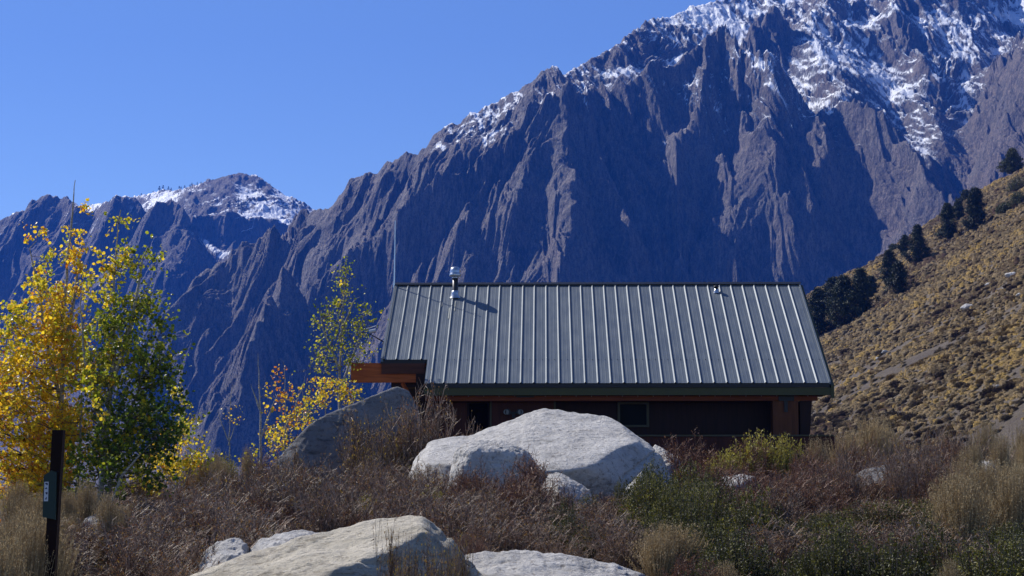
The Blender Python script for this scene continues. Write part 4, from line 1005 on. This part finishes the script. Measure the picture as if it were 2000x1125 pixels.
for k, (px, py, h_, w_, lab) in enumerate([(1988,372,26,44,'bushy green juniper at the right edge below the top pine'),(1990,400,24,40,'second green juniper at the right edge, lower one'),(1962,415,18,34,'small green juniper left of the pair at the right edge'),(1700,560,14,26,'small dark juniper between the two lower pine clumps')]):
    x, y, z = hill_hit(px, py); r = np.random.default_rng(300 + k); s_ = w_ / F * y / 2; H = h_ / F * y
    q = r.normal(size=(260, 3)); q[:, 2] = np.abs(q[:, 2]); q /= np.linalg.norm(q, axis=1, keepdims=True)
    B = q * np.array([s_, s_, H]) * r.uniform(.6, 1.1, (260, 1)); v1, f1 = tubes(B * .1, B, np.full(260, .03), np.full(260, .01))
    root = bpy.data.objects.new('juniper', None); COL.objects.link(root); root.location = (x, y, z - .05); root['label'] = lab; root['category'] = 'juniper'
    link('stems', mesh_np('stems', v1, f1, M_TWIG), root)
    C = np.repeat(B, 9, 0) + r.normal(0, .16, (260 * 9, 3)); v, f = leaf_polys(C, .13, 4, .5, r)
    link('foliage', mesh_np('foliage', v, f, M_PINE, False, {'tone': r.uniform(.6, 1., len(v))}), root)
# ------------------------------------------------------------------ far conifers on the snowy shoulder
def far_trees():
    pxs, Xr, Yr, Z, PYY = MT; r = np.random.default_rng(77)
    k = 70; h = r.uniform(0, 1, k) ** .8; an = r.uniform(0, 6.28, k); rad = .24 * (1 - h) + .03
    C = np.stack([rad * np.cos(an), rad * np.sin(an), .12 + h * .86], 1)
    v, f = leaf_polys(C, .11, 4, .5, r); v2, f2 = tubes([(0, 0, 0)], [(0, 0, .9)], [.03], [.01], 4); V, Fc = merge([(v, f), (v2, f2)])
    me = mesh_np('conifer', V, Fc, M_PINE, False, {'tone': r.uniform(0, .5, len(V))})
    spots = [(px, None, hh) for px, hh in ((268, 6), (291, 5), (303, 9), (309, 7), (320, 9), (325, 6), (341, 6), (346, 5), (352, 7), (363, 5), (367, 6), (377, 5), (384, 5))]
    for _ in range(56):
        t_ = r.uniform(0, 1); q = [(385, 440, 18), (430, 470, 26), (450, 420, 20), (478, 400, 16), (420, 440, 26)][r.integers(0, 5)]
        spots.append((q[0] + r.normal(0, q[2]), q[1] + r.normal(0, q[2] * .6), r.uniform(4, 10)))
    n = 0
    for px, py, hp in spots:
        i = int(np.clip(np.searchsorted(pxs, px), 0, len(pxs) - 1)); m = (Yr[i] > 2850) & (Yr[i] < 3700)
        yy = np.where(m, PYY[i], 1e4)
        if py is None: j = int(np.argmin(yy)); 
        else:
            runmin = np.minimum.accumulate(np.where(Yr[i] < 3700, PYY[i], 1e4)); vis = m & (PYY[i] <= runmin + .5); c = np.where(vis, np.abs(PYY[i] - py), 1e4); j = int(np.argmin(c))
            if c[j] > 8: continue
        if yy[j] > 1e3: continue
        s_ = hp / F * Yr[i, j] * r.uniform(.8, 1.2)
        o = link('conifer', me, None, 'tiny dark conifer on the snowy ridge shoulder far to the left' if py is None else 'tiny dark conifer on the far snowy peak left of the main mountain', 'conifer',
                 'far conifers along the snowy ridge' if py is None else 'far conifers on the snowy peak', loc=(Xr[i, j], Yr[i, j], Z[i, j] - 1), rz=r.uniform(0, 6)); o.scale = (s_ * 1.2, s_ * 1.2, s_); n += 1
    return n
print('far conifers', far_trees())
# ================================================================== FOREGROUND BRUSH
def twig_mat(name, a, b, rough=.45):
    t = NT(name); p = t.obj(); n = t.noise(p, 16, 3, .6); rnd = t.n('ShaderNodeNewGeometry').outputs['Random Per Island']
    c = t.ramp(t.math('ADD', t.math('MULTIPLY', n, .4), t.math('MULTIPLY', rnd, .6)), [(.30, a), (.92, b)])
    return t.bsdf(c, rough, 0, None, .35)
M_TW = twig_mat('shrub_twigs', (.036, .020, .013), (.54, .38, .27), .55)
M_TWR = twig_mat('red_twigs', (.045, .020, .012), (.42, .22, .14), .55)
M_BLF = leaf_mat('brown_leaves', [(0., (.12, .04, .02)), (.4, (.24, .10, .035)), (.7, (.30, .17, .04)), (1., (.50, .38, .05))], .35, .6)
M_GLF = leaf_mat('bitterbrush_leaves', [(0., (.010, .015, .002)), (.45, (.045, .05, .006)), (.8, (.15, .14, .015)), (1., (.42, .36, .05))], .25, .6)
M_TAN = leaf_mat('rabbitbrush_stalks', [(0., (.15, .10, .045)), (.5, (.38, .28, .14)), (1., (.62, .48, .27))], .25, .8)
M_GRS = leaf_mat('dry_grass_blades', [(0., (.10, .06, .02)), (.5, (.26, .17, .06)), (1., (.48, .34, .14))], .35, .7)
def twig_shrub(seed, n_main=38, lean=(0, 0), red=False, leaves=260, ltone=(.0, .7), lsize=.010, spread=1.):
    """unit shrub, about 1 m high and 1.3 m wide"""
    r = np.random.default_rng(seed); A, B, RA, RB, C = [], [], [], [], []
    def seg(p, q, a, b): A.append(p); B.append(q); RA.append(a); RB.append(b)
    def nrm(v): return v / np.linalg.norm(v)
    for i in range(n_main):
        an = r.uniform(0, 6.28); tilt = abs(r.normal(0, .55)) * spread; d = nrm(np.array([math.cos(an) * math.sin(tilt) + lean[0], math.sin(an) * math.sin(tilt) + lean[1], math.cos(tilt)]))
        p = np.array([r.normal(0, .13), r.normal(0, .13), -.03]); L = r.uniform(.65, 1.1) * (.8 + .4 * abs(math.sin(tilt))) * .98; ns = 6
        for j in range(ns):
            q = p + d * L / ns; w0 = .0085 * (1 - j / ns * .7); seg(p, q, w0, w0 * .85)
            if j >= 1:
                for _ in range(r.integers(2, 4)):
                    d2 = nrm(d + r.normal(0, .55, 3)); l2 = L * r.uniform(.12, .34); m = p + (q - p) * r.uniform(); e = m + d2 * l2 + np.array([0, 0, .02]); seg(m, e, .005, .003)
                    for _ in range(r.integers(4, 8)):
                        d3 = nrm(d2 + r.normal(0, .7, 3)); m3 = m + (e - m) * r.uniform(.2, 1); e3 = m3 + d3 * r.uniform(.04, .14); seg(m3, e3, .0034, .002); C.append(e3)
            p = q; d = nrm(d + r.normal(0, .12, 3) + np.array([0, 0, .04]))
    v1, f1 = tubes(A, B, np.array(RA), np.array(RB)); C = np.array(C)
    k = r.integers(0, len(C), leaves); CL = C[k] + r.normal(0, .012, (leaves, 3)); v2, f2 = leaf_polys(CL, lsize, 4, .6, r)
    return (mesh_np('twigs', v1, f1, M_TWR if red else M_TW, False), mesh_np('leaves', v2, f2, M_BLF, False, {'tone': np.repeat(r.uniform(ltone[0], ltone[1], leaves), 4)}))
def green_shrub(seed, n=150, tone=(.2, .75), up=.6):
    r = np.random.default_rng(seed); A, B, RA, RB, C, T = [], [], [], [], [], []
    for i in range(n):
        an = r.uniform(0, 6.28); rad = r.uniform(0, 1) ** .6 * .62; h = (1 - (rad / .68) ** 2.4) ** .5 * r.uniform(.62, 1.05)
        top = np.array([rad * math.cos(an), rad * math.sin(an), max(.12, h)]); s = top * np.array([.3, .3, .0]); mid = (s + top) / 2 + np.array([top[0] * .12, top[1] * .12, 0])
        A += [s, mid]; B += [mid, top]; RA += [.006, .0045]; RB += [.0045, .002]
        k = 46; t_ = r.uniform(0, 1, (k, 1)); c = np.where(t_ < .4, s + (mid - s) * (t_ / .4), mid + (top - mid) * ((t_ - .4) / .6))
        C.append(c + r.normal(0, 1, (k, 3)) * .028 * (1.1 - .5 * t_)); T.append(np.clip(r.uniform(*tone) + .2 * t_[:, 0] + r.normal(0, .08, k), 0, 1))
    v1, f1 = tubes(A, B, RA, RB); C = np.concatenate(C); v2, f2 = leaf_polys(C, .019, 4, .6, r, updir=(0, 0, .6))
    return (mesh_np('stems', v1, f1, M_TW, False), mesh_np('foliage', v2, f2, M_GLF, False, {'tone': np.repeat(np.concatenate(T), 4)}))
def broom_shrub(seed, n=620, tone=(.3, 1.), fan=.55):
    r = np.random.default_rng(seed); an = r.uniform(0, 6.28, n); tilt = np.abs(r.normal(0, .38, n)) * fan / .55
    d = np.stack([np.cos(an) * np.sin(tilt), np.sin(an) * np.sin(tilt), np.cos(tilt)], 1); b = np.stack([np.cos(an) * r.uniform(0, .22, n), np.sin(an) * r.uniform(0, .22, n), np.zeros(n)], 1)
    L = r.uniform(.55, 1.02, n); m = b + d * (L * .55)[:, None]; e = m + (d + np.array([0, 0, .35])) * (L * .38)[:, None] + r.normal(0, .02, (n, 3))
    v1, f1 = tubes(np.r_[b, m], np.r_[m, e], np.r_[np.full(n, .006), np.full(n, .005)], np.r_[np.full(n, .005), np.full(n, .002)])
    k = 9; t_ = r.uniform(.35, 1.03, (n, k, 1)); C = (m[:, None] * (1 - t_) + e[:, None] * t_ + r.normal(0, .012, (n, k, 3))).reshape(-1, 3)
    v2, f2 = leaf_polys(C, .017, 4, .28, r, elong=1.3)
    T1 = np.repeat(np.r_[r.uniform(tone[0], tone[1], n), r.uniform(tone[0], tone[1], n)] * .8, 6)
    return (mesh_np('stems', v1, f1, M_TAN, False, {'tone': T1}), mesh_np('seed_heads', v2, f2, M_TAN, False, {'tone': np.repeat(np.clip(np.repeat(r.uniform(tone[0], tone[1], n), k) + r.normal(0, .1, n * k), 0, 1), 4)}))
KINDS_ = {
 'bare': ([twig_shrub(400 + i, lean=((-.15, 0), (.15, 0), (0, 0), (.3, .1))[i], leaves=1700, ltone=(.05, .85), lsize=.014) for i in range(4)], 'twiggy_shrub', 'twig shrub', ('twigs', 'leaves')),
 'red': ([twig_shrub(420 + i, red=True, lean=((-.1, 0), (.2, 0), (0, 0))[i], leaves=2000, ltone=(0., .6), lsize=.014) for i in range(3)], 'reddish_shrub', 'twig shrub', ('twigs', 'leaves')),
 'yel': ([twig_shrub(440 + i, n_main=28, leaves=1100, ltone=(.55, 1.), lsize=.017, spread=.6, lean=((.1, 0), (.3, 0))[i]) for i in range(2)], 'yellow_leaved_shrub', 'twig shrub', ('twigs', 'leaves')),
 'grn': ([green_shrub(460 + i, tone=((.1, .6), (.2, .7), (.0, .5))[i]) for i in range(3)], 'green_shrub', 'green shrub', ('stems', 'foliage')),
 'ylg': ([green_shrub(470 + i, n=260, tone=(.66, 1.)) for i in range(2)], 'yellow_green_shrub', 'green shrub', ('stems', 'foliage')),
 'tan': ([broom_shrub(480 + i) for i in range(3)], 'rabbitbrush', 'brush', ('stems', 'seed_heads')),
}
SRC = {}
def shrub(kind, px, top, Y, wpx, label, group, var=None, r=random.Random(5)):
    meshes, name, cat, kn = KINDS_[kind]
    v = r.randrange(len(meshes)) if var is None else var
    x = (px - 1000) / F * Y / (CP + .08 * SP); z = float(gz(x, Y)); zt = P(px, top, Y)[2]
    h = max(.25, zt - z); w_ = wpx / F * Y / (1.5 if kind != 'tan' else 1.25)
    key = (kind, v)
    if key not in SRC:
        root = bpy.data.objects.new(name, None); COL.objects.link(root); root['label'] = label; root['category'] = cat
        if group: root['group'] = group
        for me, nm in zip(meshes[v], kn): link(nm, me, root)
        SRC[key] = root
    else:
        root = copy_tree(SRC[key], (0, 0, 0), label=label, group=group)
        if not group and 'group' in root: del root['group']
    root.location = (x, Y, z - .02); root.scale = (w_, w_ * r.uniform(.8, 1.1), h); root.rotation_euler = (0, 0, r.uniform(-.6, .6))
    return root
def field(kind, x0, x1, tops, Y0, Y1, n, wpx, label, group, seed):
    """n shrubs scattered between two distances; tops gives the top line in the photo at x0..x1 for the back row, growing towards the front"""
    rr = random.Random(seed)
    for i in range(n):
        Y = Y0 + (Y1 - Y0) * (i + rr.random()) / n; px = rr.uniform(x0, x1)
        f_ = (px - x0) / (x1 - x0); tb = tops[0] + (tops[1] - tops[0]) * f_; tf = tops[2] + (tops[3] - tops[2]) * f_; k = (Y - Y0) / (Y1 - Y0)
        top = tb + (tf - tb) * k + rr.choice((rr.uniform(-44, -14), rr.uniform(-10, 25)))
        shrub(kind, px, top, Y, wpx * .66 * (30. / Y) ** .7 * rr.uniform(.75, 1.25), label, group, None, rr)
gA = 'bare brown shrubs of the left thicket'; LA = 'bare purple brown twig shrub in the thicket left of the long rock'
field('bare', 250, 540, (950, 915, 1050, 1020), 36, 19, 52, 190, LA, gA, 1)
field('bare', 120, 420, (1010, 970, 1100, 1060), 25, 17, 24, 200, LA, gA, 2)
gB = 'brown shrubs between the dark boulder and the foreground rocks'; LB = 'brown twig shrub with sparse yellow leaves below the dark and rounded boulders'
field('bare', 520, 900, (925, 935, 985, 1000), 32.5, 21, 50, 190, LB, gB, 3)
field('yel', 540, 860, (900, 905, 940, 960), 35, 27, 9, 150, 'yellow leaved twig shrub below the dark shaded boulder', 'yellow leaved shrubs below the dark boulder', 4)
field('red', 400, 760, (960, 960, 1010, 1010), 30, 22, 10, 160, 'reddish twig shrub behind the pair of grey boulders', 'reddish shrubs behind the grey boulders', 5)
gC = 'brown shrubs in front of the biggest boulder'; LC = 'brown twig shrub right below the rounded and biggest boulders'
field('red', 890, 1060, (900, 910, 960, 960), 30.2, 25, 9, 150, 'red twig shrub growing over the face of the rounded boulder', 'red twig shrubs at the rounded boulder', 6)
field('bare', 860, 1220, (955, 975, 1035, 1050), 28.5, 19, 48, 180, LC, gC, 7)
gD = 'red brown shrubs of the right hand thicket'; LD = 'red brown twig shrub in the thicket right of the biggest boulder'
field('red', 1290, 1880, (885, 890, 965, 975), 36, 25, 62, 190, LD, gD, 8)
field('bare', 1480, 1900, (900, 880, 980, 970), 35, 24, 20, 190, 'bare pale twigged shrub below the deck and hillside', 'bare shrubs below the deck and hillside', 9)
field('bare', 1740, 1960, (850, 850, 915, 915), 40, 31, 10, 190, 'bare pinkish twig shrub at the foot of the hillside near the right edge', 'bare shrubs at the foot of the hillside', 10)
gE = 'dark green shrubs at the lower right'; LE = 'dark green leafy shrub in the lower right of the view'
field('grn', 1240, 1480, (930, 940, 990, 995), 26.5, 20, 26, 190, LE, gE, 11)
field('grn', 1370, 2020, (1015, 985, 1075, 1065), 24.5, 16, 56, 220, LE, gE, 12)
field('bare', 1350, 1900, (1000, 1000, 1070, 1070), 23, 17, 14, 190, 'bare grey twig shrub among dark green ones at the lower right', 'bare shrubs among the green ones', 13)
field('grn', 1150, 1240, (952, 950, 975, 975), 28, 26, 3, 90, 'small dark green shrub between the two smallest boulders below the biggest one', 'small green shrubs below the biggest boulder', 14)
field('red', 900, 1060, (1048, 1060, 1080, 1090), 19.6, 17.6, 6, 90, 'low rusty red shrub between the long rock and flat slab', 'rusty shrubs between the bottom rocks', 15)
field('red', 1300, 1420, (1075, 1075, 1100, 1100), 17.5, 15.5, 3, 120, 'low rusty shrub at the bottom edge right of the tan clump', 'rusty shrubs at the bottom edge', 16)
field('yel', 745, 915, (1040, 1060, 1065, 1080), 14.2, 12.8, 11, 70, 'green gold stalky plant in front of the shaded end of the long rock', 'stalky plants in front of the long rock', 17)
# single shrubs that can be told apart
S1 = [('bare', 1100, 945, 29.0, 110, 'bare twig shrub in front of the small half hidden boulder'), ('red', 1180, 960, 28.5, 110, 'reddish twig shrub between the half hidden boulder and the white pointed one'), ('grn', 1150, 962, 28.0, 90, 'small green bush below the half hidden boulder'), ('yel', 830, 905, 33.0, 130, 'sparse yellow leaved shrub at the left end of the biggest boulder'), ('yel', 690, 800, 37.0, 130, 'upright shrub with sparse yellow leaves standing against the dark shaded boulder'), ('yel', 760, 800, 36.8, 140, 'tall shrub with pale yellow leaves at the right half of the dark boulder'),
      ('bare', 830, 765, 37.2, 150, 'tall spreading pale twig shrub between dark boulder and cabin posts'), ('bare', 790, 790, 36.6, 150, 'dense bare twig shrub at the right foot of the dark boulder'), ('bare', 920, 832, 38.5, 80, 'small dry shrub on the skyline left of the biggest boulder, before the cabin door'),
      ('ylg', 1535, 845, 34.2, 130, 'yellow green bush right of the brightest one, below the deck column'), ('ylg', 1480, 838, 34.5, 190, 'bright yellow green bush in front of the deck wall'), ('ylg', 1420, 875, 34.0, 130, 'yellow green bush left of the brightest one below the deck'),
      ('tan', 1594, 858, 36.5, 62, 'small tan rabbitbrush clump at the right end of the deck wall'), ('tan', 1705, 820, 39.5, 120, 'large tan rabbitbrush right of the deck, against the hillside'), ('tan', 1655, 845, 39, 90, 'tan rabbitbrush just left of the large one by the deck'), ('tan', 1745, 850, 40, 80, 'tan rabbitbrush just right of the large one by the deck'),
      ('tan', 1310, 1022, 18.6, 150, 'tan feathery rabbitbrush clump at the bottom among dark green shrubs'), ('tan', 1285, 1045, 18.2, 90, 'smaller tan brush leaning left of the feathery bottom clump'),
      ('bare', 1925, 915, 29.5, 110, 'bare twig shrub in front of the small white rough boulder'), ('red', 175, 1012, 22.5, 100, 'low reddish shrub in front of the pale rounded boulder by the post'), ('tan', 1850, 1095, 15.5, 60, 'small tan tuft poking up at the bottom edge on the right'), ('tan', 1415, 1098, 15.5, 70, 'low tan tuft at the bottom edge right of the feathery clump'),
      ('grn', 425, 875, 41, 90, 'dark olive bush between the short golden aspen and the saplings'), ('ylg', 440, 885, 40, 80, 'olive yellow bush in front of the leafless sapling')]
for a in S1: shrub(*a, None)
field('tan', 1850, 2020, (925, 915, 975, 970), 26, 20, 18, 130, 'tan feathery brush at the right edge below the white boulder', 'tan brush at the right edge', 18)
field('tan', 1890, 2030, (860, 850, 900, 890), 38, 30, 9, 110, 'pale tan brush at the right edge below the hillside', 'pale brush below the hillside at the right edge', 19)
field('tan', -30, 90, (1020, 1000, 1080, 1070), 20, 13.5, 12, 110, 'golden dry brush clump at the lower left corner', 'golden brush at the lower left corner', 20)
field('tan', 250, 500, (922, 912, 935, 930), 37, 33, 10, 70, 'low tan brush along the top of the left thicket', 'tan brush along the top of the left thicket', 21)
field('tan', 0, 260, (985, 960, 1010, 990), 26, 22, 12, 90, 'low dry brush under the two big aspens', 'dry brush under the aspens', 22)
# dry grass between everything
field('yel', 240, 520, (950, 930, 1010, 1000), 33, 22, 7, 120, 'small yellow leaved shrub scattered in the left brown thicket', 'yellow leaved shrubs in the left thicket', 31)
field('ylg', 600, 900, (925, 930, 985, 985), 32, 24, 6, 120, 'olive leafy shrub among brown ones below the dark boulder', 'olive shrubs below the dark boulder', 32)
field('bare', 1640, 1840, (885, 885, 930, 930), 29.6, 27.5, 7, 150, 'bare twig shrub in front of the bluish shaded boulder', 'bare shrubs before the bluish boulder', 33)
field('grn', 1000, 1200, (1000, 1000, 1040, 1040), 24, 20, 5, 130, 'dark green shrub among brown twigs above the flat bottom slab', 'green shrubs above the flat slab', 34)
def grass():
    r = np.random.default_rng(900); N = 26000
    Y = 11 + 34 * r.uniform(0, 1, N) ** .75; X = r.uniform(-.42, .42, N) * Y
    dn = fbm(X / 2.2, Y / 2.2, 3, seed=88) + .35 * (X / Y < -.22); k = r.uniform(0, 1, N) < np.clip(.45 + dn, .05, 1); X, Y, dn = X[k], Y[k], dn[k]; n = len(X); Z = gz(X, Y)
    L = r.uniform(.10, .26, n) * (1 + .35 * (X / Y < -.24)); w = .0045 * r.uniform(.7, 1.6, n) * (Y / 20) ** .5; an = r.uniform(0, 6.28, n); ln = r.normal(0, .3, (n, 2))
    b = np.stack([X, Y, Z - .02], 1); s = np.stack([np.cos(an), np.sin(an), np.zeros(n)], 1) * w[:, None]; tp = b + np.stack([ln[:, 0] * L, ln[:, 1] * L, L], 1); md = b + np.stack([ln[:, 0] * L * .35, ln[:, 1] * L * .35, L * .55], 1)
    V = np.stack([b - s, b + s, md + s * .7, tp, md - s * .7], 1).reshape(-1, 3); Fc = np.arange(n * 5).reshape(n, 5)
    link('dry_grass', mesh_np('dry_grass', V, Fc, M_GRS, False, {'tone': np.repeat(np.clip(.5 + dn * .4 + r.normal(0, .2, n), 0, 1), 5)}), kind='stuff')
grass()
HAZE = 1.1e-4
# ================================================================== LIGHT, SKY, HAZE, CAMERA
SUNDIR = Vector((-.85, .62, 1.0)).normalized()
el = math.asin(SUNDIR.z)
sun = bpy.data.lights.new('sun', 'SUN'); sun.energy = 5.0; sun.angle = math.radians(.5); sun.color = (1, .955, .88)
so = bpy.data.objects.new('sun', sun); COL.objects.link(so); so.rotation_euler = SUNDIR.to_track_quat('Z', 'Y').to_euler()
w = bpy.data.worlds.new('World'); scene.world = w; w.use_nodes = True
nt = w.node_tree; bg = nt.nodes['Background']
sk = nt.nodes.new('ShaderNodeTexSky'); sk.sky_type = 'NISHITA'; sk.sun_disc = False
sk.sun_elevation = el; sk.sun_rotation = math.atan2(SUNDIR.x, SUNDIR.y)
sk.altitude = 2400; sk.air_density = 1.0; sk.dust_density = .0; sk.ozone_density = 4.5
tint = nt.nodes.new('ShaderNodeMix'); tint.data_type = 'RGBA'; tint.blend_type = 'MULTIPLY'; tint.inputs[0].default_value = 1
tint.inputs[7].default_value = (.95, .98, 1.12, 1)
nt.links.new(sk.outputs[0], tint.inputs[6]); nt.links.new(tint.outputs[2], bg.inputs[0]); bg.inputs[1].default_value = .098
# air between here and the mountains
t = NT('haze_air'); pv = t.n('ShaderNodeVolumePrincipled', {'Color': (.03, .20, 1.0, 1), 'Density': HAZE, 'Anisotropy': .0})
t.t.links.new(pv.outputs[0], t.out.inputs['Volume'])
boxes('haze', [((100, 2100, 520), (4600, 4500, 1110))], t.m, kind='stuff')
cam = bpy.data.cameras.new('camera'); co = bpy.data.objects.new('camera', cam); COL.objects.link(co)
cam.sensor_width = 36; cam.lens = F / 2000 * 36; cam.clip_end = 20000; cam.clip_start = .1
co.location = (0, 0, EYE); co.rotation_euler = (math.radians(90) + PITCH, 0, 0)
scene.camera = co
scene.view_settings.view_transform = 'Standard'; scene.view_settings.look = 'None'
scene.view_settings.exposure = .43; scene.view_settings.gamma = 1
scene.cycles.max_bounces = 6; scene.cycles.transparent_max_bounces = 8; scene.cycles.volume_bounces = 0
scene.render.engine = 'CYCLES'
